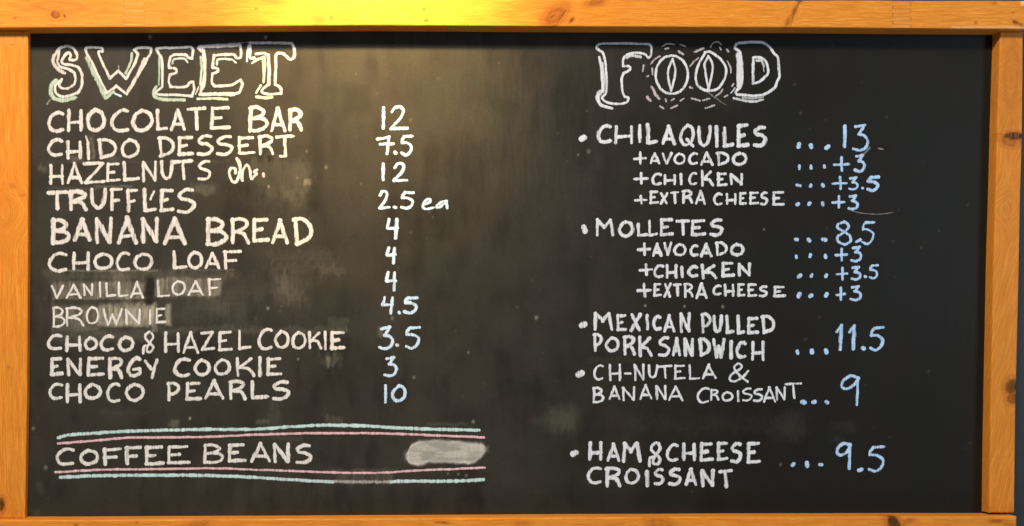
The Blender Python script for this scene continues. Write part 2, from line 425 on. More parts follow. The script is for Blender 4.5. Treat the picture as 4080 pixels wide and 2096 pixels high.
def timber(name, horizontal, l0, l1, inner, outer, h, nl, ns, knots, seed, label, streaks=(), joints=(), pale=(), rnd=14, slope=0.0, endchip=None, base_red=0.0):
    """length l0..l1; inner/outer edge positions as functions of the length; h = height of the front face"""
    L = np.linspace(l0, l1, nl)
    # rounded ends: extra stations
    A = interp(inner, L); B = interp(outer, L)
    A = A + 5 * (fbm(L / 900, L * 0, seed) - 0.5); B = B + 8 * (fbm(L / 700, L * 0 + 3, seed) - 0.5)
    sgn = 1 if B[0] > A[0] else -1
    r = rnd
    hb = h / K                                   # height in board units
    back = -0.009 / K
    prof = []                                    # (offset from inner edge as fraction/abs, height)
    for hh in np.linspace(back, hb - r, 6): prof.append(('i', 0.0, hh))
    for a in np.linspace(0, 90, 6)[1:]:
        a = math.radians(a); prof.append(('i', r * (1 - math.cos(a)), hb - r + r * math.sin(a)))
    nf = ns
    for q in np.linspace(0, 1, nf + 2)[1:-1]: prof.append(('f', q, hb))
    for a in np.linspace(90, 0, 6)[:-1]:
        a = math.radians(a); prof.append(('o', r * (1 - math.cos(a)), hb - r + r * math.sin(a)))
    for hh in np.linspace(hb - r, back, 6): prof.append(('o', 0.0, hh))
    np_ = len(prof)
    S = np.zeros((nl, np_)); Hh = np.zeros((nl, np_))
    for j, (k, q, hh) in enumerate(prof):
        if k == 'i': S[:, j] = A + sgn * q
        elif k == 'o': S[:, j] = B - sgn * q
        else: S[:, j] = (A + sgn * r) + (B - A - 2 * sgn * r) * q
        Hh[:, j] = hh
    LL = np.repeat(L[:, None], np_, 1)
    # arc-length coordinate round the section for the grain
    U = np.concatenate([np.zeros((nl, 1)), np.cumsum(np.hypot(np.diff(S, axis=1), np.diff(Hh, axis=1)), axis=1)], 1) * sgn + A[:, None] - sgn * (hb - back)
    # soften the very ends
    endr = 12
    e0 = np.clip(1 - (LL - l0) / endr, 0, 1); e1 = np.clip(1 - (l1 - LL) / endr, 0, 1)
    Hh = np.where(Hh > hb - 1.01 * r, Hh - 7 * (e0 ** 2 + e1 ** 2), Hh)
    if endchip is not None:
        Hh = Hh - endchip(LL, S)
    # knots and grain warp; knots are given where they are seen
    kn = np.zeros_like(S); rd = np.zeros_like(S); pa = np.zeros_like(S); warp = np.zeros_like(S)
    for (kl, ks, ra, rb, ang, dark, red) in knots:
        if horizontal: wx, wy = at(kl, ks, h); gl, gs = wx, wy
        else: wx, wy = at(kl, ks, h); gl, gs = wy, wx
        a = math.radians(ang)
        dl, ds = LL - gl, U - gs
        if not horizontal: dl, ds = ds, dl        # angles are as seen in the picture
        u = (dl * math.cos(a) + ds * math.sin(a)) / ra; v = (-dl * math.sin(a) + ds * math.cos(a)) / rb
        rr = np.sqrt(u * u + v * v) + 0.35 * (fbm(LL / 22 + 7, U / 22, seed + int(kl) % 50) - 0.5)
        kn = np.maximum(kn, dark * (1 - sstep(0.55, 1.15, rr)) * (0.75 + 0.6 * fbm(LL / 12, U / 9, seed + 5)))
        ring = 0.5 + 0.5 * np.cos(rr * 9)
        rd = np.maximum(rd, red * (1 - sstep(0.7, 2.2, rr)) * (0.65 + 0.35 * ring) if dark > 0 else red * (1 - sstep(0.9, 1.7, rr)) * (0.35 + 0.65 * ring ** 3))
        dS = U - gs
        warp += -np.sign(dS) * rb * 1.1 * np.exp(-(((LL - gl) / (ra * 2.6)) ** 2)) * np.exp(-(dS / (rb * 2.4)) ** 2)
    for (x0, y0, x1, y1, wd, dark) in streaks:
        ax, ay = at(x0, y0, h); bx_, by_ = at(x1, y1, h)
        if not horizontal: ax, ay, bx_, by_ = ay, ax, by_, bx_
        vx, vy = bx_ - ax, by_ - ay
        tt = np.clip(((LL - ax) * vx + (U - ay) * vy) / (vx * vx + vy * vy + 1e-6), 0, 1)
        dd = np.hypot(LL - ax - tt * vx, U - ay - tt * vy) + 8 * (fbm(LL / 18, U / 18, seed + 9) - 0.5)
        kn = np.maximum(kn, dark * (1 - sstep(wd * 0.35, wd, dd)))
    for (x0, y0, x1, y1, amt) in pale:
        ax, ay = at(x0, y0, h); bx_, by_ = at(x1, y1, h)
        if not horizontal: ax, ay, bx_, by_ = ay, ax, by_, bx_
        m = sstep(ax - 20, ax + 20, LL) * (1 - sstep(bx_ - 20, bx_ + 20, LL)) * sstep(ay - 12, ay + 12, U) * (1 - sstep(by_ - 12, by_ + 12, U))
        pa = np.maximum(pa, amt * m * (0.5 + fbm(LL / 30, U / 12, seed + 17)))
    rd = np.maximum(rd, base_red * (0.5 + fbm(LL / 400, U / 30, seed + 71)))
    sid = np.full_like(S, float(seed))
    grooves = np.zeros_like(S)
    for (j0, j1, per, ph, dk) in joints:         # finger joints: interlocked tongues of two lengths of timber
        if horizontal: ja, jb = at(j0, 0, h)[0], at(j1, 0, h)[0]
        else: ja, jb = at(0, j0, h)[1], at(0, j1, h)[1]
        fr = ((U + ph) / per) % 1.0
        tooth = fr < 0.5
        rightside = np.where(tooth, LL > ja, LL > jb)
        sid = sid + rightside * 5.3
        inside = (LL > ja) & (LL < jb)
        ln = np.exp(-(((fr - 0.0 + 0.5) % 1.0 - 0.5) * per / 5.5) ** 2) + np.exp(-((fr - 0.5) * per / 5.5) ** 2)
        ends = np.where(tooth, np.exp(-((LL - ja) / 6) ** 2), np.exp(-((LL - jb) / 6) ** 2))
        g = np.where(inside, ln, 0) * 0.55 + ends * 0.8
        grooves += g
        kn = np.maximum(kn, np.clip(dk * g, 0, 0.6))
        pa = np.maximum(pa, np.where(inside & ~tooth, 0.07, 0))
    Hh = Hh - np.clip(grooves, 0, 1) * 1.6 * (Hh > hb - 2)
    gr = np.stack([LL * 0.004 + sid * 3.1, (U + warp) * 0.0085 + sid * 1.7 + slope * LL * 0.004, sid * 2.3], -1)
    if horizontal: bx, by = LL, S
    else: bx, by = S, LL
    v = np.stack([(bx - 5150) * K, -Hh * K, ZC + (2646 - by) * K], -1).reshape(-1, 3)
    f = grid_faces(nl, np_)
    flip = (sgn > 0) == horizontal
    # end caps as fans of quads (degenerate-free strips)
    def cap(i):
        q = []
        for a in range(np_ // 2 - 1):
            b = np_ - 1 - a
            q.append((i * np_ + a, i * np_ + a + 1, i * np_ + b - 1, i * np_ + b))
        return np.array(q)
    c0, c1 = cap(0), cap(nl - 1)[:, ::-1]
    F = np.concatenate([f, c0, c1])
    if flip: F = F[:, ::-1]
    o = child(name, v, F, M_WOOD, smooth=True, label=label, attrs={
        'grain': ('FLOAT_VECTOR', gr.reshape(-1, 3)), 'knot': ('FLOAT', np.clip(kn, 0, 1).ravel()),
        'red': ('FLOAT', np.clip(rd, 0, 1).ravel()), 'pale': ('FLOAT', np.clip(pa, 0, 1).ravel())})
    # flat ends
    return o

R3 = 3969
top = timber('top_rail', True, -420, 10172,
    [(-420, 341), (300, 340), (1700, 330), (2575, 322), (3700, 316), (5150, 323), (7725, 335), (10300, 352)],
    [(-420, 36), (4000, 50), (8000, 68), (10300, 70)], H_RAIL, 1500, 34,
    knots=[(560, 148, 62, 54, 0, 0.0, 0.9), (650, 165, 26, 12, 60, 0.8, 0.6), (150, 182, 24, 10, 0, 0.5, 0.5), (600, 70, 330, 62, 2, 0.0, 0.62),
           (1720, 140, 22, 12, 0, 0.18, 0.4), (2575, 93, 14, 12, 0, 0.55, 0.5), (1660 + 1050, 10, 120, 30, 10, 0.15, 0.5),
           (2575 + 640, 200, 60, 44, 20, 0.12, 0.55), (2575 + 760, 180, 16, 30, 10, 0.45, 0.5), (2575 + 880, 170, 90, 50, 10, 0.05, 0.5),
           (2575 + 1690, 98, 15, 9, 0, 0.95, 0.3), (2575 + 1712, 212, 22, 9, 0, 0.95, 0.4), (2575 + 1560, 185, 8, 8, 0, 0.8, 0.3), (2575 + 1750, 283, 16, 10, 0, 0.7, 0.3),
           (5150 + 430, 165, 120, 66, -38, 0.12, 1.0), (5150 + 400, 175, 26, 12, -40, 0.7, 0.9), (5150 + 600, 210, 34, 16, -50, 0.75, 0.8), (5150 + 850, 20, 90, 34, -18, 0.25, 0.95),
           (7725 + 320, 5, 26, 30, -60, 1.0, 0.8), (7725 + 262, 125, 18, 60, 20, 0.45, 0.9), (7725 + 200, 225, 20, 50, 20, 0.28, 0.8),
           (7725 + 2280, 40, 18, 14, 0, 0.22, 0.5), (7725 + 2090, 235, 14, 18, 0, 0.35, 0.5), (7725 + 2465, 130, 12, 8, 0, 0.35, 0.5), (7725 + 2490, 232, 34, 20, 25, 0.85, 0.6), (7725 + 2545, 258, 34, 18, 25, 0.5, 0.6)],
    streaks=[(7725 + 330, 0, 7725 + 262, 140, 12, 0.55), (7725 + 262, 140, 7725 + 225, 275, 10, 0.35), (5150 + 540, 110, 5150 + 480, 200, 11, 0.7), (5150 + 480, 200, 5150 + 405, 300, 9, 0.45), (5150 + 405, 285, 5150 + 395, 318, 16, 0.7)],
    joints=[(1245, 1450, 68, 10, 0.45), (7725 + 1255, 7725 + 1435, 74, 22, 0.6)],
    pale=[(7725 + 2545, -10, 10330, 60, 0.9), (7725 + 1850, 270, 10300, 300, 0.35)],
    seed=3, label='top pine rail of the frame, glowing under the lamp')
bot = timber('bottom_rail', True, -420, at(10228, 0, H_RAIL)[0],
    [(-420, 5199), (270, 5197), (2575, 5189), (5150, 5174), (7725, 5163), (10300, 5160)],
    [(-420, 5500), (10300, 5500)], H_RAIL, 1300, 24,
    knots=[(765, R3 + 1305, 22, 14, 0, 0.6, 0.6), (1380, R3 + 1280, 16, 10, 0, 0.35, 0.5), (2000, R3 + 1290, 120, 26, -10, 0.15, 0.5),
           (3500, R3 + 1290, 140, 40, 10, 0.0, 0.3), (2575 + 1870, R3 + 1280, 90, 9, 4, 0.7, 0.4), (5150 + 1500, R3 + 1300, 130, 60, 20, 0.05, 0.8),
           (5150 + 100, R3 + 1290, 80, 20, 0, 0.2, 0.5), (7725 + 1270, R3 + 1300, 130, 62, 70, 1.0, 0.95), (7725 + 1400, R3 + 1270, 60, 24, -20, 0.2, 0.6), (7725 + 2300, R3 + 1265, 70, 16, 0, 0.45, 0.7), (7725 + 2420, R3 + 1300, 60, 10, 4, 0.35, 0.6)],
    streaks=[(7725 + 1220, R3 + 1210, 7725 + 1215, R3 + 1323, 16, 0.55), (2100, R3 + 1270, 2020, R3 + 1323, 8, 0.35)],
    seed=19, label='bottom pine rail of the frame with a lit upper edge')
yl0 = at(0, 308, H_POST)[1]
left = timber('left_post', False, 342, 5196,
    [(300, 306), (1323, 312), (2646, 306), (3969, 297), (5300, 276)],
    [(300, -330), (5300, -330)], H_POST, 900, 34,
    knots=[(20, R3 + 1105, 34, 70, 0, 0.95, 0.9), (130, 1323 + 555, 30, 24, 0, 0.14, 0.4), (90, 2646 + 1045, 16, 14, 0, 0.3, 0.5), (130, 450, 14, 12, 0, 0.4, 0.4), (240, 1323 + 640, 26, 12, 0, 0.12, 0.5), (60, 1323 + 800, 80, 200, 0, 0.0, 0.3)],
    streaks=[(285, 400, 287, 5180, 8, 0.10)],
    joints=[(200, 458, 62, 14, 0.32)],
    seed=41, label='left pine post of the frame', slope=0.0)
yr1 = at(10000, 5159, H_POST)[1]
right = timber('right_post', False, 353, yr1,
    [(300, 9986), (1323, 9953), (2646, 9918), (3969, 9890), (5300, 9872)],
    [(at(0, y, H_POST)[1], at(x, 0, H_POST)[0]) for (x, y) in ((10292, 300), (10288, 1323), (10268, 1923), (10256, 2646), (10240, 3300), (10222, 3969), (10206, 5292))], H_POST, 1000, 34,
    knots=[(7725 + 2470, 1323 + 45, 105, 46, 0, 1.0, 1.0), (7725 + 2420, 1323 + 90, 90, 60, 20, 0.22, 0.95), (7725 + 2490, 1323 + 40, 110, 8, 2, 0.75, 0.6),
           (7725 + 2445, 2646 + 1240, 66, 84, 20, 1.0, 0.95), (7725 + 2450, R3 + 40, 60, 60, 0, 0.55, 0.95), (7725 + 2440, 760, 90, 420, 3, 0.001, 0.60), (7725 + 2400, 2100, 60, 200, 8, 0.0, 0.4)],
    streaks=[(7725 + 2480, 2646 + 1180, 7725 + 2400, R3 + 60, 12, 0.5), (7725 + 2260, 1323 + 20, 7725 + 2550, 1323 + 40, 7, 0.4), (7725 + 2500, 1323 + 40, 7725 + 2560, 1323 + 160, 8, 0.4)],
    seed=67, label='right pine post of the frame with two dark knots', slope=0.55, base_red=0.16)

def round_knot():
    cx, cy = at(560, 147, H_RAIL)
    v = []; gr = []; kn = []; rd = []
    rings = [(0, 2.6), (14, 2.4), (26, 1.9), (36, 1.2), (44, -0.6)]
    for r, z in rings:
        for i in range(28):
            a = i / 28 * 2 * math.pi; rr = r * (1 + 0.05 * math.sin(2 * a + 1) + 0.03 * math.sin(5 * a))
            x, y = cx + rr * math.cos(a), cy + rr * 0.92 * math.sin(a)
            v.append(W(x, y, H_RAIL + z * K * 1.6))
            gr.append((9 + r * 0.02, 4 + a * 0.12, 2))
            s = math.cos(a - 3.6)
            kn.append(0.30 + 0.30 * (r / 44) + 0.22 * max(0, s) * (r / 44)); rd.append(0.75)
    f = []
    for k in range(len(rings) - 1):
        for i in range(28):
            j = (i + 1) % 28
            f.append((k * 28 + i, (k + 1) * 28 + i, (k + 1) * 28 + j, k * 28 + j))
    f = np.array(f)[:, ::-1]
    o = child('knot', v, f, M_WOOD, parent=None, smooth=True, label='round dark knot in the top rail', attrs={
        'grain': ('FLOAT_VECTOR', gr), 'knot': ('FLOAT', kn), 'red': ('FLOAT', rd), 'pale': ('FLOAT', np.full(len(v), 0.0))})
    o.parent = top
    return o
round_knot()
#CHALK
# ---------------------------------------------------------------- chalk writing
def smooth_path(pts, closed=False, step=7.0):
    p = np.array(pts, float)
    if len(p) == 2:
        n = max(2, int(np.hypot(*(p[1] - p[0])) / step) + 1)
        return p[0] + (p[1] - p[0]) * np.linspace(0, 1, n)[:, None]
    q = np.concatenate([p[-2:-1] if closed else 2 * p[:1] - p[1:2], p, p[1:2] if closed else 2 * p[-1:] - p[-2:-1]])
    out = []
    for i in range(1, len(q) - 2):
        a, b, c, d = q[i - 1], q[i], q[i + 1], q[i + 2]
        n = max(2, int(np.hypot(*(c - b)) / step) + 1)
        t = np.linspace(0, 1, n, endpoint=False)[:, None]
        m1 = (c - a) * 0.42; m2 = (d - b) * 0.42
        h00 = 2 * t ** 3 - 3 * t ** 2 + 1; h10 = t ** 3 - 2 * t ** 2 + t; h01 = -2 * t ** 3 + 3 * t ** 2; h11 = t ** 3 - t ** 2
        out.append(h00 * b + h10 * m1 + h01 * c + h11 * m2)
    out.append(q[-2:-1])
    return np.concatenate(out)

class Chalk:
    """collects strokes; build() links them as one mesh"""
    zi = 0
    def __init__(s): s.v = []; s.f = []; s.e = []; s.c = []; s.d = []; s.n = 0
    def stroke(s, pts, wd, col, dens=1.0, closed=False, jit=1.0, taper=(1, 1)):
        p = smooth_path(pts, closed)
        seg = np.hypot(*np.diff(p, axis=0).T)
        keep = np.concatenate([[True], seg > 0.5]); p = p[keep]
        if len(p) < 2: p = np.array([p[0], p[0] + [1.0, 1.5]])
        seg = np.hypot(*np.diff(p, axis=0).T); L = np.concatenate([[0], np.cumsum(seg)])
        ph = random.random() * 90
        nz = lambda f, sd: vnoise(L / f + ph, L * 0 + sd, 5) - 0.5
        t = np.gradient(p, axis=0); t /= np.maximum(np.hypot(t[:, 0], t[:, 1]), 1e-6)[:, None]
        nr = np.stack([-t[:, 1], t[:, 0]], 1)
        wob = jit * (nz(60, 3) * 5 + nz(22, 7) * 2)
        if closed: wob *= np.clip(np.minimum(L, L[-1] - L) / 40, 0, 1)
        p = p + nr * wob[:, None]
        r = wd / 2 * (1 + jit * (0.30 * nz(45, 11) + 0.16 * nz(14, 13)))
        u = L / max(L[-1], 1); r = r * (taper[0] + (taper[1] - taper[0]) * u)
        if not closed:                     # rounded, slightly blunt ends
            r0, r1 = r[0], r[-1]
            ks = np.array([0.96, 0.75, 0.4])
            a = [p[0] - t[0] * r0 * k for k in ks]; b = [p[-1] + t[-1] * r1 * k for k in ks[::-1]]
            ra = [r0 * math.sqrt(1 - k * k) * 1.04 for k in ks]; rb = [r1 * math.sqrt(1 - k * k) * 1.04 for k in ks[::-1]]
            p = np.concatenate([a, p, b]); r = np.concatenate([ra, r, rb])
            nr = np.concatenate([np.repeat(nr[:1], 3, 0), nr, np.repeat(nr[-1:], 3, 0)])
        m = len(p)
        cs = np.array([-1, -0.62, 0, 0.62, 1.0])
        Chalk.zi = (Chalk.zi + 1) % 60
        z0 = 0.00018 + Chalk.zi * 0.0000065
        P = p[:, None, :] + nr[:, None, :] * (r[:, None] * cs)[:, :, None]
        z = z0 + 0.00016 * (1 - cs ** 2)[None, :] * np.ones((m, 1)) + np.linspace(0, 0.000004, m)[:, None]
        X = (P[..., 0] - 5150) * K; Y = ZC + (2646 - P[..., 1]) * K
        s.v.append(np.stack([X, -z, Y], -1).reshape(-1, 3))
        s.f.append(grid_faces(m, 5, s.n)[:, ::-1])
        e = np.tile(1 - np.abs(cs), (m, 1))
        # ends are chalkier or thinner at random
        dd = np.full((m, 5), dens) * (1 + 0.22 * (vnoise(np.arange(m) / 9.0 + ph, np.zeros(m), 8) - 0.5))[:, None]
        s.e.append(e.ravel()); s.d.append(np.clip(dd, 0, 1).ravel())
        s.c.append(np.tile(np.array(col + (1.0,)), (m * 5, 1)))
        s.n += m * 5
    def build(s, name, label=None, parent=None):
        if not s.v: return
        return child(name, np.concatenate(s.v), np.concatenate(s.f), M_CHALK, parent=parent, label=label,
                     attrs={'edge': ('FLOAT', np.concatenate(s.e)), 'cover': ('FLOAT', np.concatenate(s.d)),
                            'chalk': ('FLOAT_COLOR', np.concatenate(s.c))}, smooth=True)

# strokes in a unit box, y down.  'l' = straight pieces, 'c' = curve, 'o' = closed curve
def arc(cx, cy, rx, ry, a0, a1, n=9):
    return [(cx + rx * math.cos(math.radians(a)), cy + ry * math.sin(math.radians(a))) for a in np.linspace(a0, a1, n)]
G = {
 'A': [('l', [(.50, 0), (0, 1)]), ('l', [(.48, 0), (1, 1)]), ('l', [(.17, .74), (.82, .74)])],
 'B': [('l', [(.06, 0), (.04, 1)]), ('c', [(.04, .02), (.45, -.01), (.80, .14), (.72, .34), (.22, .47)]), ('c', [(.22, .46), (.75, .50), (1, .68), (.86, .88), (.45, 1), (.04, .99)])],
 'C': [('c', [(.98, .06), (.72, 0), (.38, .08), (.08, .38), (.03, .66), (.20, .92), (.55, 1), (.96, .93)])],
 'D': [('l', [(.08, .02), (.16, .98)]), ('c', [(.0, .03), (.45, 0), (.88, .22), (1, .50), (.80, .80), (.16, 1)])],
 'E': [('l', [(.06, .02), (.03, .98)]), ('l', [(.06, .03), (.92, 0)]), ('l', [(.06, .52), (.55, .47)]), ('l', [(.03, 1), (1, .95)])],
 'F': [('l', [(.08, .03), (.12, 1)]), ('l', [(.04, .04), (1, 0)]), ('l', [(.10, .58), (.72, .53)])],
 'G': [('c', [(.88, .06), (.62, 0), (.22, .28), (.02, .68), (.20, .95), (.55, 1), (.92, .84), (.90, .62)]), ('l', [(.88, .60), (.42, .64)])],
 'H': [('l', [(.05, 0), (.04, 1)]), ('l', [(.95, 0), (.96, 1)]), ('l', [(.05, .62), (.95, .58)])],
 'I': [('l', [(.35, 0), (.6, 1)])],
 'K': [('l', [(.04, 0), (.08, 1)]), ('l', [(.82, .04), (.14, .58)]), ('c', [(.2, .55), (.62, .58), (.78, .70), (.98, 1)])],
 'L': [('l', [(.06, 0), (.10, .97)]), ('l', [(.10, 1), (1, .93)])],
 'M': [('l', [(.06, .02), (.03, 1)]), ('l', [(.08, 0), (.46, .48)]), ('l', [(.46, .48), (.80, .02)]), ('l', [(.82, .02), (.98, 1)])],
 'N': [('l', [(.03, .02), (.08, 1)]), ('l', [(.05, .02), (.88, .98)]), ('l', [(.94, 0), (.92, .98)])],
 'O': [('o', [(.45, .02), (.14, .24), (.01, .58), (.16, .90), (.50, 1), (.86, .84), (1, .50), (.84, .15), (.45, .02)])],
 'P': [('l', [(.06, .02), (.10, 1)]), ('c', [(.04, .04), (.50, 0), (.96, .18), (.92, .42), (.55, .62), (.16, .66)])],
 'Q': [('o', [(.52, .0), (.14, .30), (.04, .62), (.18, .90), (.50, .96), (.82, .78), (.96, .45), (.84, .12), (.52, .0)]), ('l', [(.48, .70), (.92, 1)])],
 'R': [('l', [(.06, .03), (.08, 1)]), ('c', [(.02, .05), (.50, 0), (.90, .12), (.82, .34), (.20, .56)]), ('c', [(.22, .56), (.62, .58), (.82, .72), (.98, 1)])],
 'S': [('c', [(.86, .03), (.50, .02), (.08, .22), (.20, .40), (.62, .46), (.98, .62), (.84, .88), (.50, 1), (.04, .97)])],
 'T': [('l', [(0, .05), (1, .0)]), ('l', [(.48, .05), (.54, 1)])],
 'U': [('c', [(.03, .02), (.04, .45), (.14, .85), (.45, 1), (.78, .86), (.94, .45), (.98, 0)])],
 'V': [('l', [(.04, .04), (.42, 1)]), ('l', [(.96, 0), (.46, 1)])],
 'W': [('l', [(0, .02), (.24, 1)]), ('l', [(.24, 1), (.50, .36)]), ('l', [(.50, .36), (.70, .98)]), ('l', [(.72, .98), (1, 0)])],
 'X': [('l', [(.10, .02), (.88, .98)]), ('l', [(.96, 0), (.04, 1)])],
 'Y': [('l', [(.02, .04), (.48, .50)]), ('l', [(.98, 0), (.55, 1)])],
 'Z': [('l', [(.02, .05), (.88, 0)]), ('l', [(.90, .02), (.10, .96)]), ('l', [(.06, 1), (1, .93)])],
 '&8': [('c', [(.62, 0), (.30, .14), (.26, .32), (.66, .55), (.96, .72), (.80, .92), (.40, .92), (.42, .70), (.80, .42), (.98, .22), (.85, .05)]), ('c', [(.40, .64), (.10, .70), (.08, 1)])],
 '&': [('c', [(1, .42), (.72, .72), (.30, .98), (.02, .90), (.12, .60), (.55, .30), (.66, .10), (.48, 0), (.28, .14), (.34, .40), (.62, .72), (.95, 1)])],
 '+': [('l', [(0, .56), (1, .50)]), ('l', [(.52, 0), (.56, 1)])],
 '-': [('l', [(0, .6), (1, .4)])],
 '1': [('l', [(.55, 0), (.45, 1)])],
 '1f': [('l', [(.92, 0), (.66, 1)]), ('l', [(.85, .03), (.0, .24)])],
 '2': [('c', [(.10, .22), (.30, .03), (.62, 0), (.78, .16), (.62, .50), (.06, .96)]), ('l', [(.04, 1), (1, .96)])],
 '3': [('c', [(.18, .07), (.50, .03), (.76, .0)]), ('c', [(.76, .0), (.62, .16), (.40, .36)]), ('c', [(.40, .37), (.74, .42), (.98, .62), (.84, .88), (.45, 1), (.03, .93)])],
 '4': [('c', [(.22, 0), (.10, .30), (.02, .48), (.30, .48), (.95, .46)]), ('l', [(.92, .02), (.80, 1)])],
 '5': [('l', [(.98, .03), (.32, .06)]), ('c', [(.32, .06), (.14, .20), (.10, .36)]), ('c', [(.10, .36), (.55, .38), (.92, .56), (.82, .84), (.45, 1), (.06, .92)])],
 '7': [('c', [(0, .18), (.45, .08), (.72, .02)]), ('l', [(.70, .02), (.60, 1)]), ('l', [(.16, .46), (1, .44)])],
 '8': [('o', [(.50, 0), (.14, .10), (.10, .28), (.48, .44), (.86, .62), (.90, .84), (.50, 1), (.10, .88), (.10, .66), (.45, .46), (.76, .26), (.74, .08), (.50, 0)])],
 '9': [('c', [(.92, .06), (.50, .0), (.10, .16), (.06, .38), (.34, .46), (.72, .30), (.90, .06)]), ('l', [(.90, .04), (.84, 1)])],
 '0': [('o', [(.50, 0), (.10, .35), (.04, .65), (.20, .94), (.50, 1), (.88, .80), (.96, .40), (.80, .08), (.50, 0)])],
 'e': [('c', [(.25, .52), (.68, .28), (.66, .04), (.40, .02), (.10, .40), (.05, .82), (.40, 1), (1, .84)])],
 'a': [('c', [(.92, .02), (.55, .12), (.12, .60), (.06, .92), (.40, .84), (.80, .30), (.92, .02)]), ('l', [(.90, .04), (.96, .96)])],
}
Q = 1323; TW = 2575
CHALK_WARMLIT = (0.67, 0.675, 0.66); CHALK_COOLLIT = (0.64, 0.69, 0.74); BLUE = (0.40, 0.60, 0.84); PALEBLUE = (0.54, 0.72, 0.88)  # plain chalk: warm lamp tint put into the left colour, cool light into the right
PINK = (0.70, 0.47, 0.51); TEAL = (0.50, 0.68, 0.69); MINT = (0.47, 0.62, 0.52); ROSE = (0.68, 0.54, 0.62)

def glyph(ck, ch, x0, y0, x1, y1, wd, col, dens=1.0):
    r = wd / 2
    x0 += r; x1 -= r; y0 += r; y1 -= r
    if x1 < x0: x0 = x1 = (x0 + x1) / 2
    for kind, pts in G[ch]:
        P = [(x0 + (x1 - x0) * (u + random.uniform(-.018, .018)), y0 + (y1 - y0) * (v + random.uniform(-.014, .014))) for u, v in pts]
        if kind == 'o': P[-1] = P[0]
        w_ = wd * random.uniform(.92, 1.10)
        if kind == 'l':
            for a, b in zip(P[:-1], P[1:]): ck.stroke([a, b], w_, col, dens, taper=(random.uniform(.92, 1.1), random.uniform(.88, 1.05)))
        else: ck.stroke(P, w_, col, dens, closed=False)

def word(c, r, wd, col, items, label, name='chalk_word', dens=1.0, parent=None):
    """items: 'CH x0 y0 x1 y1; ...' in the coordinates of tile column c, row r"""
    ck = Chalk()
    for it in items.split(';'):
        t = it.split()
        if not t: continue
        x0, y0, x1, y1 = [float(q) for q in t[1:5]]; 
        w_ = (float(t[5]) if len(t) > 5 else wd) * (0.95 if t[0] != '.' else 1.0)
        X, Y = c * TW, r * Q
        if t[0] == '.':
            ck.stroke([(X + x0, Y + y0), (X + x1, Y + y1)], w_, col if len(t) < 7 else ROSE, dens)
        elif t[0] == '/':
            ck.stroke([(X + x0, Y + y0), (X + x1, Y + y1)], w_, col, dens)
        else: glyph(ck, t[0], X + x0, Y + y0, X + x1, Y + y1, w_, col, dens)
    return ck.build(name, label)

def lines(ck, ox, oy, sc, strokes, col, wd):
    for s_ in strokes:
        pts, o = (s_, {}) if isinstance(s_, list) else s_
        P = [(ox + x * sc, oy + y * sc) for x, y in pts]
        ck.stroke(P, o.get('w', wd), o.get('c', col), o.get('d', 1.0), jit=o.get('j', 0.8), taper=o.get('t', (1, 1)))

# --- heading SWEET
ck = Chalk()
lines(ck, 0, 0, 1, [
    ([(650, 735), (590, 700), (548, 650), (535, 600), (560, 540), (600, 485), (680, 465), (740, 490), (772, 540), (770, 590), (745, 605), (700, 600), (712, 560), (690, 530), (650, 560), (622, 610), (640, 645), (720, 655), (790, 680), (825, 750), (822, 850), (790, 925), (700, 965), (610, 970), (560, 930), (552, 870), (585, 830), (622, 800)], {}),
    ([(600, 495), (590, 560), (580, 620), (605, 670), (680, 695), (740, 730), (762, 790), (745, 850), (680, 890), (615, 885), (595, 855), (618, 805)], {}),
    ([(545, 560), (535, 620), (570, 690), (645, 735)], {'w': 44, 'd': .75}),
    ([(560, 815), (515, 860), (510, 920), (545, 985), (640, 1010), (755, 985)], {'w': 50, 'c': MINT, 'd': .85}),
    ([(500, 1010), (478, 1045)], {'w': 30, 'd': .1})], CHALK_WARMLIT, 31)
ck.build('heading_letter', 'outlined chalk letter S of the SWEET heading')
ck = Chalk()
lines(ck, 0, 0, 1, [
    [(1030, 520), (1030, 485), (950, 478), (872, 482), (868, 525), (930, 640)], [(930, 640), (1000, 790), (1075, 935)], [(1075, 935), (1170, 868)], [(1170, 868), (1275, 945)],
    [(1290, 930), (1400, 740), (1515, 530)], [(1515, 530), (1512, 485), (1400, 480), (1350, 505)], [(1350, 505), (1388, 545)], [(1388, 545), (1350, 650), (1268, 790)], [(1268, 790), (1190, 715)],
    [(1190, 715), (1105, 790)], [(1105, 790), (1040, 650), (990, 530), (1030, 520)],
    ([(875, 590), (960, 770), (1060, 975)], {'w': 52, 'c': MINT, 'd': .8}), ([(1072, 985), (1140, 925)], {'w': 34, 'c': MINT}), ([(1160, 945), (1215, 968)], {'w': 24, 'c': PALEBLUE}),
    ([(1325, 540), (1318, 620), (1265, 735)], {'w': 30, 'c': MINT, 'd': .8}), ([(1450, 600), (1380, 760), (1290, 920)], {'w': 44, 'd': .8}), ([(1195, 670), (1190, 720)], {'w': 28, 'd': .15})], CHALK_WARMLIT, 30)
ck.build('heading_letter', 'outlined chalk letter W of the SWEET heading')
ck = Chalk()
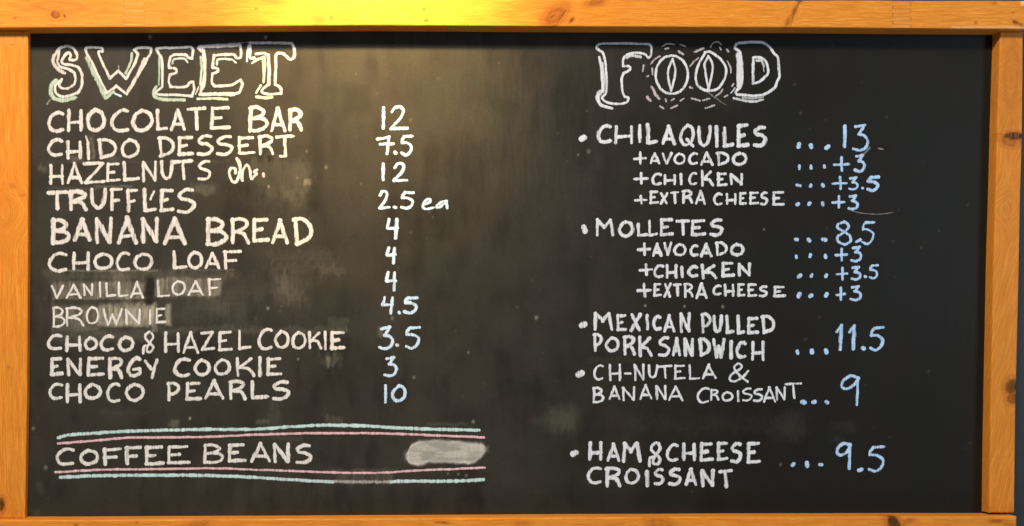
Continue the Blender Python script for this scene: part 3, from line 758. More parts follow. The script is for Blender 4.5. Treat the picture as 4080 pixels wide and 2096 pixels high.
lines(ck, 0, 0, 1, [
    [(1590, 530), (1582, 490), (1700, 482), (1920, 475)], [(1920, 475), (1942, 510), (1932, 590)], [(1932, 590), (1895, 580), (1870, 555), (1760, 550), (1715, 575)], [(1715, 575), (1700, 640), (1702, 682)],
    [(1702, 682), (1765, 695), (1772, 735), (1712, 752)], [(1712, 752), (1702, 820), (1715, 875)], [(1715, 875), (1800, 878), (1875, 870), (1910, 830), (1945, 825)], [(1945, 825), (1952, 900), (1930, 968)],
    [(1930, 968), (1800, 958), (1600, 952)], [(1600, 952), (1568, 945), (1580, 915), (1628, 875), (1635, 750), (1628, 600), (1590, 530)],
    ([(1600, 570), (1602, 700), (1595, 850)], {'w': 28, 'c': MINT, 'd': .7}), ([(1570, 880), (1545, 930), (1560, 975), (1640, 1000), (1850, 1005)], {'w': 40, 'c': MINT, 'd': .9}),
    ([(1735, 640), (1750, 600), (1850, 590), (1888, 625)], {'w': 26, 'c': TEAL, 'd': .8})], CHALK_WARMLIT, 30)
ck.build('heading_letter', 'first outlined chalk letter E of the SWEET heading')
Z = (1918.6, 353.4, 0.5343)
ck = Chalk()
lines(ck, *Z, [
    ([(230, 300), (175, 270), (160, 235), (300, 215), (600, 200), (900, 180)], {'w': 44}), [(930, 190), (945, 300), (940, 400), (910, 432), (860, 425), (815, 375), (700, 365), (440, 385)],
    [(440, 385), (420, 500), (412, 615)], [(412, 615), (500, 635), (505, 690), (410, 730)], [(410, 730), (395, 830), (400, 900), (440, 960)], [(440, 960), (600, 955), (780, 940), (860, 890), (940, 850)],
    [(940, 850), (968, 920), (945, 1020), (905, 1085), (800, 1115)], ([(800, 1115), (500, 1110), (180, 1120)], {'w': 42}), [(175, 1120), (195, 1040), (250, 960), (270, 820), (265, 500), (250, 340), (230, 290)],
    ([(245, 360), (262, 640), (255, 860), (200, 1020)], {'w': 40, 'd': .9}), ([(185, 415), (200, 700), (180, 930)], {'w': 26, 'c': MINT, 'd': .9}), ([(150, 970), (92, 1110)], {'w': 16, 'd': .8}),
    ([(130, 1200), (400, 1195), (680, 1210)], {'w': 30, 'c': MINT}), ([(490, 550), (505, 465), (640, 450), (780, 462)], {'w': 26, 'c': TEAL}), ([(810, 485), (850, 520)], {'w': 18}),
    ([(930, 145), (1100, 140)], {'w': 16, 'd': .25})], CHALK_WARMLIT, 30)
ck.build('heading_letter', 'second outlined chalk letter E of the SWEET heading')
ck = Chalk()
lines(ck, *Z, [
    ([(1120, 150), (1500, 148), (1900, 160)], {'w': 34}), [(1900, 160), (1940, 230), (1952, 330), (1935, 420), (1880, 465)], [(1880, 465), (1820, 425), (1740, 355), (1640, 345), (1600, 390)], [(1600, 390), (1600, 650), (1590, 930)],
    [(1590, 930), (1690, 1000), (1700, 1100)], [(1700, 1100), (1500, 1115), (1360, 1090), (1345, 1040), (1400, 980), (1465, 930)], ([(1465, 930), (1475, 650), (1462, 385)], {'w': 38}), [(1462, 385), (1380, 345), (1230, 360)],
    [(1190, 430), (1120, 430), (1118, 290), (1125, 150)],
    ([(1085, 200), (1065, 350), (1055, 490)], {'w': 24, 'c': PALEBLUE, 'd': .8}), ([(1160, 525), (1250, 465), (1360, 420)], {'w': 28, 'c': MINT}), ([(1375, 430), (1385, 650), (1372, 890)], {'w': 46, 'c': MINT, 'd': .9, 't': (1.1, .6)}),
    ([(1320, 950), (1235, 1085)], {'w': 24, 'c': MINT}), ([(1240, 1165), (1400, 1185), (1530, 1170)], {'w': 32, 'c': MINT, 'd': .9})], CHALK_WARMLIT, 30)
ck.build('heading_letter', 'outlined chalk letter T of the SWEET heading')

# --- heading FOOD
X2 = 2 * TW
ck = Chalk()
lines(ck, X2, 0, 1, [
    [(860, 500), (850, 470), (880, 443), (1000, 437), (1200, 440), (1375, 445)], [(1375, 445), (1400, 470), (1397, 560), (1368, 582), (1335, 547), (1250, 532), (1160, 550), (1115, 610), (1118, 665)], [(1118, 665), (1178, 668), (1185, 700), (1125, 735)],
    [(1125, 735), (1102, 800), (1112, 920), (1135, 975)], [(1135, 975), (1168, 985), (1150, 1030), (1060, 1048), (950, 1030), (905, 990)], [(905, 985), (945, 930), (952, 800), (938, 640), (915, 540), (855, 490)],
    ([(878, 580), (900, 700), (912, 920)], {'w': 30, 'd': .9}), ([(905, 640), (925, 780), (920, 920)], {'w': 30, 'd': .7}), ([(885, 930), (862, 985), (895, 1055), (1005, 1090)], {'w': 58, 'd': .9, 't': (1, .45)}),
    ([(1150, 580), (1200, 560), (1290, 575)], {'w': 34, 'd': .7})], CHALK_COOLLIT, 27)
ck.build('heading_letter', 'outlined chalk letter F of the FOOD heading')
def ell(cx, cy, rx, ry, n=16): return [(cx + rx * math.cos(i / n * 2 * math.pi - 1.6), cy + ry * math.sin(i / n * 2 * math.pi - 1.6)) for i in range(n + 1)]
ck = Chalk()
lines(ck, X2, 0, 1, [(ell(1607, 752, 163, 192), {'w': 28}), ([(1612, 595), (1572, 700), (1568, 780), (1600, 915)], {'w': 24}), ([(1612, 595), (1640, 690), (1635, 780), (1600, 915)], {'w': 24})], CHALK_COOLLIT, 26)
ck.build('heading_letter', 'first chalk letter O of the FOOD heading, drawn like a coffee bean')
ck = Chalk()
lines(ck, X2, 0, 1, [([(1945, 530), (1880, 640), (1848, 740), (1865, 860), (1960, 912), (2070, 892), (2140, 790), (2152, 690), (2095, 595), (2020, 535)], {'w': 28}), ([(1940, 525), (1985, 518), (2020, 540)], {'w': 28}),
                     ([(1972, 565), (1938, 650), (1950, 770), (1978, 890)], {'w': 24}), ([(1972, 565), (2018, 650), (2008, 760), (1978, 890)], {'w': 24}), ([(1978, 880), (1965, 915)], {'w': 24})], CHALK_COOLLIT, 26)
ck.build('heading_letter', 'second chalk letter O of the FOOD heading, drawn like a coffee bean')
ck = Chalk()
lines(ck, 7220, 303, 0.6488, [
    ([(265, 285), (265, 240), (340, 203), (500, 188), (680, 195), (790, 250), (870, 360), (930, 430), (945, 600), (952, 720), (915, 800), (880, 890), (760, 980), (600, 1018), (400, 1010), (300, 1000), (278, 965), (305, 925), (345, 895), (370, 800), (375, 600), (365, 480), (335, 340), (265, 285)], {}),
    ([(320, 395), (330, 600), (335, 860)], {'w': 62, 'd': .9}), ([(300, 400), (305, 600), (305, 880)], {'w': 24, 'd': .8}), ([(265, 900), (205, 970)], {'w': 20, 'd': .6}),
    ([(550, 430), (545, 830)], {}), ([(545, 832), (640, 805), (745, 715), (780, 640), (760, 530), (700, 450), (620, 422), (550, 430)], {}),
    ([(610, 470), (680, 480), (712, 560)], {'w': 34, 'd': .75}), ([(700, 520), (712, 640)], {'w': 16, 'd': .5}), ([(250, 1055), (400, 1095), (560, 1108), (695, 1080)], {'w': 28, 'd': .75}), ([(390, 1050), (560, 1060), (690, 1040)], {'w': 34, 'd': .35})], CHALK_COOLLIT, 30)
ck.build('heading_letter', 'outlined chalk letter D of the FOOD heading')
dash = [((1515, 467), (1560, 443), (1630, 447)), ((1690, 450), (1738, 468)), ((1545, 490), (1570, 487), 26), ((1680, 520), (1720, 547), 26), ((1395, 645), (1430, 598), (1488, 570)), ((1320, 660), (1314, 715)),
        ((1410, 690), (1415, 750)), ((1358, 768), (1368, 764), 22), ((1405, 880), (1440, 950), (1475, 990), 34), ((1362, 980), (1388, 1010), 34), ((1545, 1000), (1550, 1020)), ((1605, 1010), (1625, 995)), ((1695, 1015), (1725, 993)),
        ((1490, 1072), (1520, 1090), 26), ((1600, 1090), (1660, 1062), 22), ((1790, 665), (1830, 620), (1872, 585)), ((1840, 520), (1920, 490), 30), ((1998, 470), (2025, 430), (2070, 425), (2100, 448)), ((2090, 480), (2100, 500)),
        ((2162, 505), (2170, 518), 26), ((2165, 620), (2195, 680), (2200, 732)), ((1795, 878), (1805, 884), 28), ((1810, 990), (1885, 1012), 26), ((1920, 1010), (1980, 995), 22), ((1950, 1088), (2030, 1060), 24),
        ((2055, 965), (2095, 935), (2115, 905)), ((2140, 975), (2165, 960), 22), ((2215, 865), (2225, 845))]
for dsh in dash:
    ck = Chalk(); wd_ = 20
    if not isinstance(dsh[-1], tuple): wd_ = dsh[-1]; dsh = dsh[:-1]
    ck.stroke([(X2 + x, y) for x, y in dsh], wd_ * 1.05, (0.64, 0.60, 0.62), 0.55)
    ck.build('chalk_dash')
ck = Chalk(); ck.stroke([(X2 + 1960, 925), (X2 + 2050, 990), (X2 + 2150, 1055)], 22, (0.5, .5, .48), 0.12, taper=(1.2, .6)); ck.build('chalk_scratch')

# --- left list: words, prices
wd = lambda *a, **k: word(*a, **k)
wd(0, 0, 40, CHALK_WARMLIT, 'C 468 1112 655 1338; H 670 1095 840 1328; O 858 1080 1070 1332 46; C 1103 1090 1305 1338; O 1315 1085 1550 1338 48; L 1562 1095 1690 1320 34; A 1705 1095 1875 1320; T 1875 1070 2075 1320 42; E 2105 1066 2322 1312 42', 'chalk word CHOCOLATE')
wd(0, 0, 42, CHALK_WARMLIT, 'B 2490 1062 2705 1335; A 2712 1070 2882 1335; R 2890 1085 3052 1325', 'chalk word BAR')
wd(0, 1, 40, CHALK_WARMLIT, 'C 465 65 642 260 44; H 658 90 832 285; I 860 95 915 292 36; / 865 50 878 100 22; D 972 62 1185 288 44; O 1205 62 1415 276 42', 'chalk word CHIDO')
wd(0, 1, 42, CHALK_WARMLIT, 'D 1578 42 1762 268; E 1780 42 1952 250; S 1972 25 2155 250 38; S 2165 30 2358 248 38; E 2382 45 2570 240 38; R 2590 30 2762 242 38; T 2765 28 2965 262 38; / 2820 250 2850 252 28', 'chalk word DESSERT')
wd(0, 1, 36, CHALK_WARMLIT, 'H 490 325 650 542; A 668 305 838 532; Z 828 300 1070 532; E 1062 310 1215 512 34; L 1222 300 1408 502 38; N 1418 290 1590 512; U 1608 285 1748 488; T 1738 280 1948 492 38; S 1978 280 2132 502 38', 'chalk word HAZELNUTS')
ck = Chalk()
ZZ = (860 * 2.5245, 600 * 2.5245, 0.3053)
lines(ck, *ZZ, [([(640, 740), (650, 620), (580, 580), (500, 590), (440, 700), (470, 870), (560, 1030), (660, 1030), (720, 940), (790, 700), (790, 500), (760, 330), (700, 270)], {'w': 32}),
                ([(870, 980), (860, 850), (900, 640), (1000, 480), (1080, 520), (1140, 700), (1150, 860), (1180, 940), (1260, 860), (1340, 760), (1270, 700), (1350, 640)], {'w': 32}),
                ([(720, 300), (800, 560), (810, 840), (880, 980)], {'w': 34})], CHALK_WARMLIT, 32)
ck.build('chalk_word', 'cursive chalk letters ch')
word(0, 1, 34, ROSE, '. 2652 428 2654 448 36', 'pink chalk full stop after ch', name='chalk_dot')
wd(0, 1, 44, CHALK_WARMLIT, 'T 468 588 682 792 46; R 676 582 888 805 50; U 898 562 1085 788 44; F 1098 560 1238 802 38; F 1262 570 1392 815 40; L 1428 570 1582 815 42; / 1548 605 1512 682 24; E 1600 572 1758 815 44; S 1772 562 1972 832 44', 'chalk word TRUFFLES')
ck = Chalk(); ck.stroke([(1060, Q + 600), (1020, Q + 700)], 26, ROSE, .12); ck.build('chalk_scratch')
wd(0, 1, 50, CHALK_WARMLIT, 'B 505 872 718 1142; A 733 865 925 1112; N 945 855 1145 1138; A 1168 850 1392 1138; N 1408 855 1612 1128; A 1638 860 1882 1148', 'chalk word BANANA in the sweet list')
wd(0, 1, 46, CHALK_WARMLIT, 'B 2058 860 2298 1158 52; R 2308 855 2522 1142 48; E 2532 862 2712 1122; A 2722 870 2912 1138; D 2938 858 3152 1152', 'chalk word BREAD')
wd(0, 1, 42, CHALK_WARMLIT, 'C 468 1208 682 1420; H 718 1205 912 1402; O 933 1208 1148 1398; C 1158 1205 1312 1412 34; O 1333 1208 1548 1408', 'chalk word CHOCO before LOAF')
wd(0, 1, 38, CHALK_WARMLIT, 'L 1725 1195 1885 1390; O 1878 1195 2048 1388; A 2052 1208 2222 1388; F 2232 1188 2432 1390', 'first chalk word LOAF')
wd(0, 2, 28, CHALK_WARMLIT, 'V 508 215 652 362; A 662 208 822 362; N 828 205 948 335; I 992 185 1024 348; L 1052 195 1168 345; L 1178 185 1298 345; A 1308 180 1452 358', 'thin chalk word VANILLA on a wiped patch')
wd(0, 2, 28, CHALK_WARMLIT, 'L 1568 170 1715 348; O 1722 168 1872 332; A 1888 172 2052 332; F 2082 150 2228 332', 'second chalk word LOAF, on a wiped patch')
wd(0, 2, 28, CHALK_WARMLIT, 'B 523 438 662 652; R 652 438 852 642; O 858 428 1002 622; W 1028 452 1238 632; N 1248 455 1425 622; I 1492 462 1526 622; E 1562 448 1672 612', 'thin chalk word BROWNIE on a wiped patch')
wd(0, 2, 38, CHALK_WARMLIT, 'C 468 708 632 882; H 648 728 832 898 42; O 838 732 988 888; C 998 718 1152 892; O 1178 722 1355 902 42', 'chalk word CHOCO before the ampersand')
wd(0, 2, 32, CHALK_WARMLIT, '&8 1420 680 1560 920', 'chalk ampersand in the cookie line')
wd(0, 2, 38, CHALK_WARMLIT, 'H 1643 692 1818 908; A 1832 685 2002 915 32; Z 2012 680 2168 888; E 2188 678 2342 892; L 2382 668 2532 875', 'chalk word HAZEL')
wd(1, 2, 36, CHALK_WARMLIT, 'C 12 652 172 878; O 180 668 342 868; O 348 678 512 872; K 518 680 668 870 32; I 676 680 718 878 34; E 742 680 898 878 40', 'chalk word COOKIE after HAZEL')
wd(0, 2, 42, CHALK_WARMLIT, 'E 498 942 638 1142; N 662 948 838 1142; E 868 938 1058 1148; R 1078 935 1248 1170; G 1268 935 1438 1155; Y 1442 958 1602 1168', 'chalk word ENERGY')
wd(0, 2, 40, CHALK_WARMLIT, 'C 1738 948 1925 1152; O 1948 955 2122 1142 38; O 2148 955 2328 1138 38; K 2358 942 2572 1148 38; I 2588 930 2642 1148 42; E 2672 942 2842 1142 42', 'chalk word COOKIE after ENERGY')
wd(0, 2, 40, CHALK_WARMLIT, 'C 478 1198 642 1382; H 652 1205 832 1412 42; O 838 1202 1028 1378; C 1062 1198 1218 1408; O 1253 1198 1458 1398', 'chalk word CHOCO before PEARLS')
def zp(x, y): return (640 * 2.5245 + x * 0.588, 1480 * 2.5245 - 2 * Q + y * 0.588)
it = []
for ch, a, b, c_, d_ in (('P', 90, 170, 345, 520), ('E', 415, 170, 705, 510), ('A', 740, 130, 1095, 490), ('R', 1150, 135, 1480, 490), ('L', 1515, 150, 1855, 480), ('S', 1890, 140, 2225, 505)):
    p0, p1 = zp(a, b), zp(c_, d_); it.append('%s %.0f %.0f %.0f %.0f' % (ch, p0[0], p0[1], p1[0], p1[1]))
wd(0, 2, 40, CHALK_WARMLIT, ';'.join(it), 'chalk word PEARLS')
wd(0, 3, 40, CHALK_WARMLIT, 'C 553 528 755 722; O 793 542 998 718; F 1022 528 1228 718; F 1243 510 1428 712 42; E 1448 508 1655 718 42; E 1672 505 1918 705', 'chalk word COFFEE')
wd(0, 3, 40, CHALK_WARMLIT, 'B 2033 492 2258 702 36; E 2283 488 2478 688; A 2512 475 2728 685; N 2738 480 2930 692 42; S 2962 488 3148 705', 'chalk word BEANS')

pr = lambda c, r, wdt, items, label, col=PALEBLUE: word(c, r, wdt, col, items, label, name='chalk_price')
pr(1, 0, 38, '1 1258 1065 1308 1308; 2 1335 1062 1535 1312 34', 'chalk price 12 of the chocolate bar')
pr(1, 1, 32, '7 1208 35 1398 240; . 1398 214 1402 218 40 p; 5 1442 25 1585 252', 'chalk price 7.5')
pr(1, 1, 36, '1 1252 312 1305 502; 2 1365 310 1532 512 34', 'chalk price 12 of the hazelnuts')
pr(1, 1, 34, '2 1222 585 1358 788; . 1392 762 1404 766 34; 5 1445 592 1600 790', 'chalk price 2.5')
pr(1, 1, 28, 'e 1662 668 1800 792; a 1795 685 1940 785', 'chalk word ea')
pr(1, 1, 36, '4 1298 868 1442 1088', 'chalk price 4 of the banana bread')
pr(1, 1, 36, '4 1295 1155 1418 1340', 'chalk price 4 of the choco loaf')
pr(1, 2, 34, '4 1290 80 1420 290', 'chalk price 4 of the vanilla loaf')
pr(1, 2, 36, '4 1252 330 1395 520; . 1438 498 1440 502 34; 5 1472 328 1638 520', 'chalk price 4.5')
pr(1, 2, 34, '3 1222 630 1395 878; . 1418 824 1422 828 36 p; 5 1488 625 1662 872', 'chalk price 3.5 of the hazel cookie')
pr(1, 2, 34, '3 1278 932 1430 1152', 'chalk price 3 of the energy cookie')
pr(1, 2, 34, '1 1275 1218 1330 1415; 0 1352 1218 1520 1402', 'chalk price 10')

# --- the two pairs of coloured lines round COFFEE BEANS
def rule(pts, wdt, col, label, gap=None):
    ck = Chalk()
    P = [(x, 3 * Q + y) for x, y in pts]
    ck.stroke(P, wdt, col, 0.92, jit=0.8)
    ck.stroke([(x, y + random.uniform(-3, 3)) for x, y in P[1:-1]], wdt * 0.55, tuple(min(1, q * 1.12) for q in col), 0.55)
    ck.build('chalk_line', label)
rule([(590, 435), (700, 405), (1000, 385), (1400, 365), (2000, 352), (2575, 348), (2905, 325), (3275, 308), (3675, 315), (3975, 335), (4375, 350), (4815, 358)], 38, TEAL, 'upper turquoise chalk line above COFFEE BEANS')
rule([(585, 492), (1000, 460), (1250, 435), (1500, 431), (2000, 427), (2575, 404), (3075, 390), (3575, 388), (4075, 398), (4575, 420), (4865, 430)], 28, PINK, 'upper pink chalk line above COFFEE BEANS')
rule([(558, 782), (1000, 757), (1500, 750), (2200, 742), (2575, 756), (2975, 770), (3375, 785), (3875, 786), (4175, 765), (4875, 736)], 26, PINK, 'lower pink chalk line below COFFEE BEANS')
rule([(608, 832), (1000, 816), (1500, 812), (2000, 812), (2575, 833), (2975, 860), (3345, 878)], 38, TEAL, 'lower turquoise chalk line below COFFEE BEANS')
ck = Chalk(); ck.stroke([(x, 3 * Q + y) for x, y in ((3345, 876), (3600, 878), (3935, 878))], 48, (0.60, .60, .58), 0.30); ck.build('chalk_line', 'rubbed grey stretch of the lower turquoise line')
rule([(3930, 878), (4075, 872), (4575, 870), (4860, 855)], 38, TEAL, 'right end of the lower turquoise chalk line')

# --- the rubbed-out oval to the right of COFFEE BEANS
def smudge():
    nx, ny = 220, 90
    xs = np.linspace(4000, 4930, nx); ys = np.linspace(3 * Q + 410, 3 * Q + 760, ny)
    X, Y = np.meshgrid(xs, ys, indexing='ij')
    y = Y - 3 * Q; x = X - TW
    topc = np.interp(x, [1510, 1560, 1640, 1800, 2000, 2200, 2290, 2320], [600, 500, 465, 450, 462, 480, 500, 540])
    botc = np.interp(x, [1510, 1540, 1640, 1740, 1960, 2130, 2200, 2260, 2320], [640, 700, 722, 690, 690, 705, 690, 640, 560])
    nz = 22 * (fbm(X / 40, Y / 40, 501) - 0.5)
    s1 = np.minimum(y - topc, botc - y) + nz
    s2 = np.minimum(x - 1508, 2318 - x) + nz
    s = np.minimum(s1, s2)
    m = sstep(-16, 30, s)
    tex = fbm(X / 130, Y / 34, 511, 3); st = fbm(X / 18, Y / 90, 515, 3)
    rim = np.exp(-((s - 16) / 13) ** 2) * (1 - sstep(2100, 2300, x) * 0.6)
    dens = 0.52 + 0.26 * sstep(0.3, 0.75, tex) * (0.5 + st) + 0.30 * rim * (0.5 + tex)
    dens = dens * m + 0.10 * sstep(-60, 0, s2) * sstep(-70, 10, s) * (x < 1520) + 0.12 * sstep(-35, 5, s) * (x > 2250)
    a = np.clip(dens, 0, 1)
    v = np.stack([(X - 5150) * K, -0.0001 - 0 * X, ZC + (2646 - Y) * K], -1).reshape(-1, 3)
    keep = a > 0.0
    n = 1
    child('chalk_smudge', v, grid_faces(nx, ny)[:, ::-1], smudge_material(), label='grey rubbed oval of chalk at the end of the coffee beans line',
          attrs={'cover': ('FLOAT', a.ravel())})
def smudge_material():
    s = N('rubbed_chalk')
    tc = s.n('ShaderNodeTexCoord').outputs['Object']
    dn = s.attr('cover').outputs['Fac']
    n1 = s.noise(s.mapping(tc, (700, 1, 260)), 1.0, 3, 0.6)
    a = s.math('MULTIPLY', dn, s.mapr(n1, 0.3, 0.7, 0.85, 1.12), clamp=True)
    d = s.n('ShaderNodeBsdfDiffuse'); d.inputs[0].default_value = (0.50, 0.49, 0.45, 1)
    t = s.n('ShaderNodeBsdfTransparent'); m = s.n('ShaderNodeMixShader')
    s.l(a, m.inputs[0]); s.l(t.outputs[0], m.inputs[1]); s.l(d.outputs[0], m.inputs[2]); s.l(m.outputs[0], s.out.inputs[0])
    return s.m
smudge()

# --- right list
def bullet(x, y, r, pts=None, lab=''):
    ck = Chalk()
    P = pts or [(x - r * .3, y + r * .2), (x + r * .3, y - r * .1)]
    ck.stroke([(X2 + a, b) for a, b in P], r * 1.75, CHALK_COOLLIT, 1.0); ck.stroke([(X2 + a + 4, b + 5) for a, b in P[::-1]], r * 1.3, CHALK_COOLLIT, .9)
    ck.build('chalk_bullet', 'chalk bullet before ' + lab)
bullet(712, Q + 65, 40, lab='CHILAQUILES'); bullet(725, Q + 990, 34, [(722, Q + 962), (732, Q + 1002)], 'MOLLETES'); bullet(715, 2 * Q + 620, 40, lab='MEXICAN PULLED PORK')
bullet(685, 2 * Q + 1113, 44, lab='CH-NUTELA'); bullet(628, 3 * Q + 588, 38, lab='HAM & CHEESE')
def dots(pts, r, lab, size=34):
    for i, p in enumerate(pts):
        ck = Chalk(); x, y = p[0], p[1]; dx, dy = (p[2], p[3]) if len(p) > 2 else (random.uniform(2, 6), random.uniform(-8, 8))
        ck.stroke([(3 * TW + x - dx, r * Q + y - dy), (3 * TW + x + dx, r * Q + y + dy)], size * random.uniform(.9, 1.08), BLUE, 1.0)
        ck.build('chalk_dot', None)
    
WD = lambda r, wdt, items, label, c=2: word(c, r, wdt, CHALK_COOLLIT, items, label)
PB = lambda r, wdt, items, label: word(3, r, wdt, BLUE, items, label, name='chalk_price')
WD(0, 42, 'C 842 1248 1008 1452; H 1020 1262 1228 1452 36; I 1258 1245 1312 1442 38; L 1338 1240 1472 1458; A 1498 1255 1652 1460; Q 1672 1240 1848 1488 38; U 1858 1258 2012 1482; I 2032 1262 2086 1492 44; L 2108 1268 2235 1492 46; E 2252 1238 2390 1492 48; S 2418 1258 2570 1488', 'chalk word CHILAQUILES')
dots([(308, 140, 2, -12), (432, 150, 2, 8), (597, 158, 10, -8)], 1, 'CHILAQUILES', 44)
PB(0, 34, '1 742 1255 802 1495 38; 3 835 1242 1022 1532 34', 'chalk price 13')
WD(1, 30, '+ 1215 200 1355 336; A 1378 212 1492 332; V 1498 208 1618 332; O 1618 208 1748 336; C 1768 205 1872 342; A 1888 200 2028 346; D 2048 198 2192 348 34; O 2208 198 2372 346 36', 'chalk words +AVOCADO under CHILAQUILES')
dots([(313, 360, 1, 14), (430, 358, 1, 10), (567, 352, 1, 6)], 1, '', 34)
PB(1, 34, '+ 650 248 822 408 30; 3 858 222 988 418', 'chalk price +3 beside the first AVOCADO')
WD(1, 32, '+ 1215 408 1378 536; C 1398 412 1508 546; H 1518 428 1652 542; I 1680 420 1722 542; C 1768 402 1865 546; K 1892 385 2035 556 34; E 2052 408 2168 556 36; N 2182 418 2335 542', 'chalk words +CHICKEN under CHILAQUILES')
dots([(305, 545, 14, 3), (428, 545, 2, -5), (550, 542, 2, 4)], 1, '', 38)
PB(1, 28, '+ 638 448 798 588 28; 3 798 452 918 598; . 948 567 952 569 26; 5 982 438 1128 608 34', 'chalk price +3.5 beside the first CHICKEN')
WD(1, 30, '+ 1225 638 1362 738; E 1378 592 1475 732; X 1482 608 1575 738; T 1588 598 1682 732; R 1702 582 1825 728; A 1838 588 1952 738; C 2018 612 2118 748; H 2142 618 2262 742; E 2282 608 2362 742; E 2382 602 2488 738; S 2492 602 2580 748; E 2612 598 2742 748', 'chalk words +EXTRA CHEESE under CHILAQUILES')
dots([(297, 730), (413, 725), (550, 730, 1, 8)], 1, '', 42)
PB(1, 30, '+ 638 640 778 778 28; 3 795 632 918 798 32', 'chalk price +3 beside the first EXTRA CHEESE')
ck = Chalk(); ck.stroke([(3 * TW + x, Q + y) for x, y in ((840, 795), (950, 822), (1080, 832), (1180, 826), (1255, 816))], 18, (0.55, .55, .5), 0.10, taper=(1, .7)); ck.build('chalk_scratch')
ck = Chalk(); ck.stroke([(3 * TW + 1115, Q + 172), (3 * TW + 1150, Q + 180)], 28, (0.6, .55, .52), 0.12); ck.build('chalk_scratch')
ck = Chalk(); ck.stroke([(3 * TW + 1015, Q + 170), (3 * TW + 965, Q + 230)], 36, (0.45, .55, .6), 0.05); ck.build('chalk_scratch')
WD(1, 38, 'M 832 872 1038 1058; O 1062 888 1232 1072 42; L 1248 920 1368 1062; L 1362 885 1468 1058 34; E 1482 868 1628 1058; T 1642 878 1788 1052; E 1792 882 1955 1058; S 1978 872 2132 1058', 'chalk word MOLLETES')
dots([(285, 1085), (412, 1090), (563, 1088, 10, 2)], 1, '', 44)
PB(1, 28, '8 672 898 858 1148; . 885 1108 925 1088 34; 5 928 892 1078 1142', 'chalk price 8.5')
WD(1, 34, '+ 1255 1115 1398 1252; A 1402 1118 1512 1262; V 1518 1108 1618 1255; O 1618 1118 1758 1262; C 1782 1132 1878 1262; A 1888 1118 2018 1268; D 2038 1102 2172 1258; O 2188 1118 2338 1262 36', 'chalk words +AVOCADO under MOLLETES')
dots([(285, 1260, 1, 6), (425, 1250, 3, -8), (577, 1255, 2, 8)], 1, '', 40)
PB(1, 32, '+ 668 1168 805 1308 32; 3 822 1145 958 1322 34', 'chalk price +3 beside the second AVOCADO')
WD(2, 34, '+ 1272 0 1422 132; C 1418 12 1532 155; H 1538 12 1668 158 36; I 1688 28 1732 155; C 1758 18 1875 150 38; K 1892 8 2068 165; E 2098 -18 2240 150 38; N 2262 -4 2412 138', 'chalk words +CHICKEN under MOLLETES')
dots([(318, 132, 8, -6), (437, 125, 3, -6), (585, 128)], 2, '', 38)
PB(2, 28, '+ 678 38 805 178; 3 822 28 945 182 32; . 975 137 980 139 30; 5 1008 8 1115 168', 'chalk price +3.5 beside the second CHICKEN')
WD(2, 30, '+ 1252 198 1402 348 32; E 1418 198 1508 342; X 1518 198 1608 350; T 1618 202 1708 338; R 1718 198 1828 352; A 1838 192 1972 368 38; C 2012 212 2112 332; H 2128 208 2242 338; E 2262 202 2348 342; E 2362 202 2468 346; S 2478 222 2578 348; E 2622 228 2752 348', 'chalk words +EXTRA CHEESE under MOLLETES')
dots([(315, 325, 4, -10), (430, 330, 4, -4), (585, 320, 3, -6)], 2, '', 42)
PB(2, 30, '+ 678 242 782 382; 3 812 222 948 388 30', 'chalk price +3 beside the second EXTRA CHEESE')
WD(2, 40, 'M 812 488 1025 685; E 1042 508 1158 692; X 1178 502 1308 692 36; I 1336 512 1384 678 38; C 1408 518 1505 682 36; A 1518 512 1642 702 34; N 1678 495 1805 705 38', 'chalk word MEXICAN')
WD(2, 38, 'P 1892 498 2008 712; U 2012 518 2122 712; L 2138 518 2235 718; L 2252 518 2342 722; E 2358 538 2485 722; D 2498 518 2648 722', 'chalk word PULLED')
WD(2, 38, 'P 808 700 918 898; O 932 732 1085 902; R 1108 722 1248 932; K 1262 732 1418 948', 'chalk word PORK')
WD(2, 40, 'S 1462 732 1598 948; A 1608 742 1702 942 34; N 1718 748 1838 945; D 1868 748 2002 945; W 2012 752 2148 965 38; I 2178 772 2225 970 42; C 2242 782 2362 965; H 2398 782 2548 988', 'chalk word SANDWICH')
dots([(298, 897, 2, 8), (440, 890, 1, 8), (585, 888, 3, 8)], 2, '', 42)
PB(2, 40, '1f 672 612 762 890; 1f 802 618 892 880; . 955 857 960 860 46; 5 1008 628 1175 892 34', 'chalk price 11.5')
WD(2, 28, 'C 812 1018 922 1182; H 968 1012 1102 1188; - 1122 1098 1202 1122; N 1218 1012 1342 1188; U 1362 1018 1472 1162; T 1460 1022 1612 1165; E 1622 1018 1748 1175; L 1768 1018 1892 1178; A 1905 1012 2055 1168', 'thin chalk words CH-NUTELA')
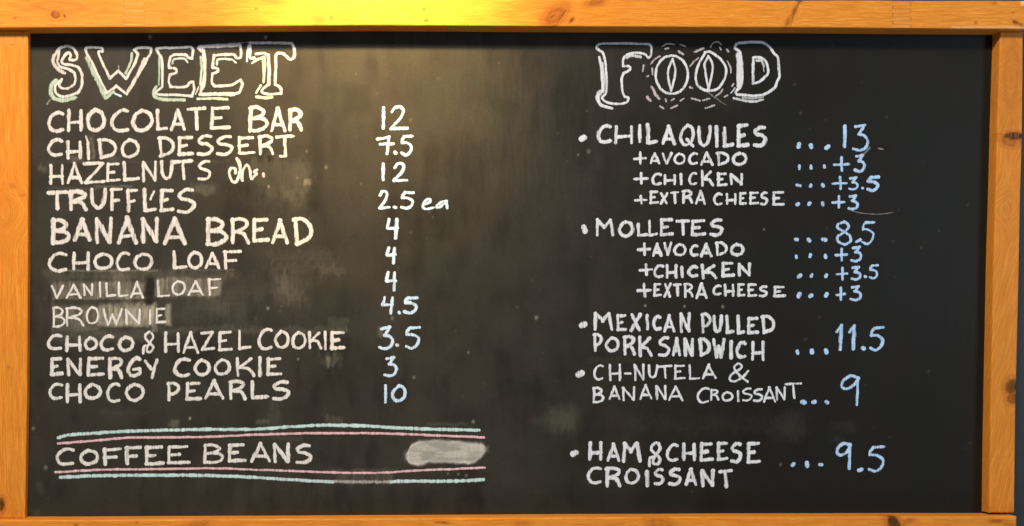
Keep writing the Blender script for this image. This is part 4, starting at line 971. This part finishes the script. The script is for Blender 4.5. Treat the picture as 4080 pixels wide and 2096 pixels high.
WD(2, 26, '& 2172 1000 2385 1205', 'thin chalk ampersand after CH-NUTELA')
def zb(x, y): return (2740 * 2.5245 - X2 + x * 0.588, 1500 * 2.5245 - 2 * Q + y * 0.588)
WD(2, 28, 'B 805 1242 932 1412; A 968 1228 1092 1380; N 1100 1238 1250 1392; A 1278 1218 1412 1376; N 1438 1228 1562 1380; A 1568 1232 1728 1392', 'thin chalk word BANANA in the food list')
it = []
for ch, a, b, c_, d_ in (('C', 145, 180, 375, 465), ('R', 370, 210, 545, 415), ('O', 570, 245, 785, 435), ('I', 840, 235, 890, 440), ('S', 920, 185, 1110, 430), ('S', 1110, 195, 1300, 435), ('A', 1280, 165, 1515, 450), ('N', 1495, 165, 1690, 415), ('T', 1660, 100, 1960, 390)):
    p0, p1 = zb(a, b), zb(c_, d_); it.append('%s %.0f %.0f %.0f %.0f' % (ch, p0[0], p0[1], p1[0], p1[1]))
WD(2, 26, ';'.join(it), 'thin chalk word CROISSANT after BANANA')
dots([(355, 75, 8, 2), (462, 74, 6, -2), (590, 78, 2, 2)], 3, '', 52)
PB(2, 30, '9 718 1122 938 1440', 'chalk price 9')
WD(3, 40, 'H 762 468 918 668; A 948 482 1092 678 36; M 1102 472 1305 688', 'chalk word HAM')
WD(3, 34, '&8 1355 468 1508 728', 'chalk ampersand after HAM')
WD(3, 40, 'C 1542 488 1678 682 36; H 1702 482 1858 672; E 1878 472 2030 682 44; E 2052 468 2178 672; S 2192 472 2320 692; E 2352 472 2505 698', 'chalk word CHEESE after HAM')
dots([(252, 702), (390, 702, 2, 12), (530, 705, 6, 0)], 3, '', 44)
PB(3, 34, '9 672 478 858 758 38; . 915 760 938 752 42; 5 992 502 1185 788 32', 'chalk price 9.5')
WD(3, 40, 'C 748 718 908 908; R 928 722 1105 935; O 1122 728 1288 912; I 1334 758 1384 935 46; S 1418 732 1540 918; S 1562 728 1712 920; A 1732 732 1868 920; N 1888 748 2048 932; T 2072 748 2222 942 38', 'chalk word CROISSANT on the last line')
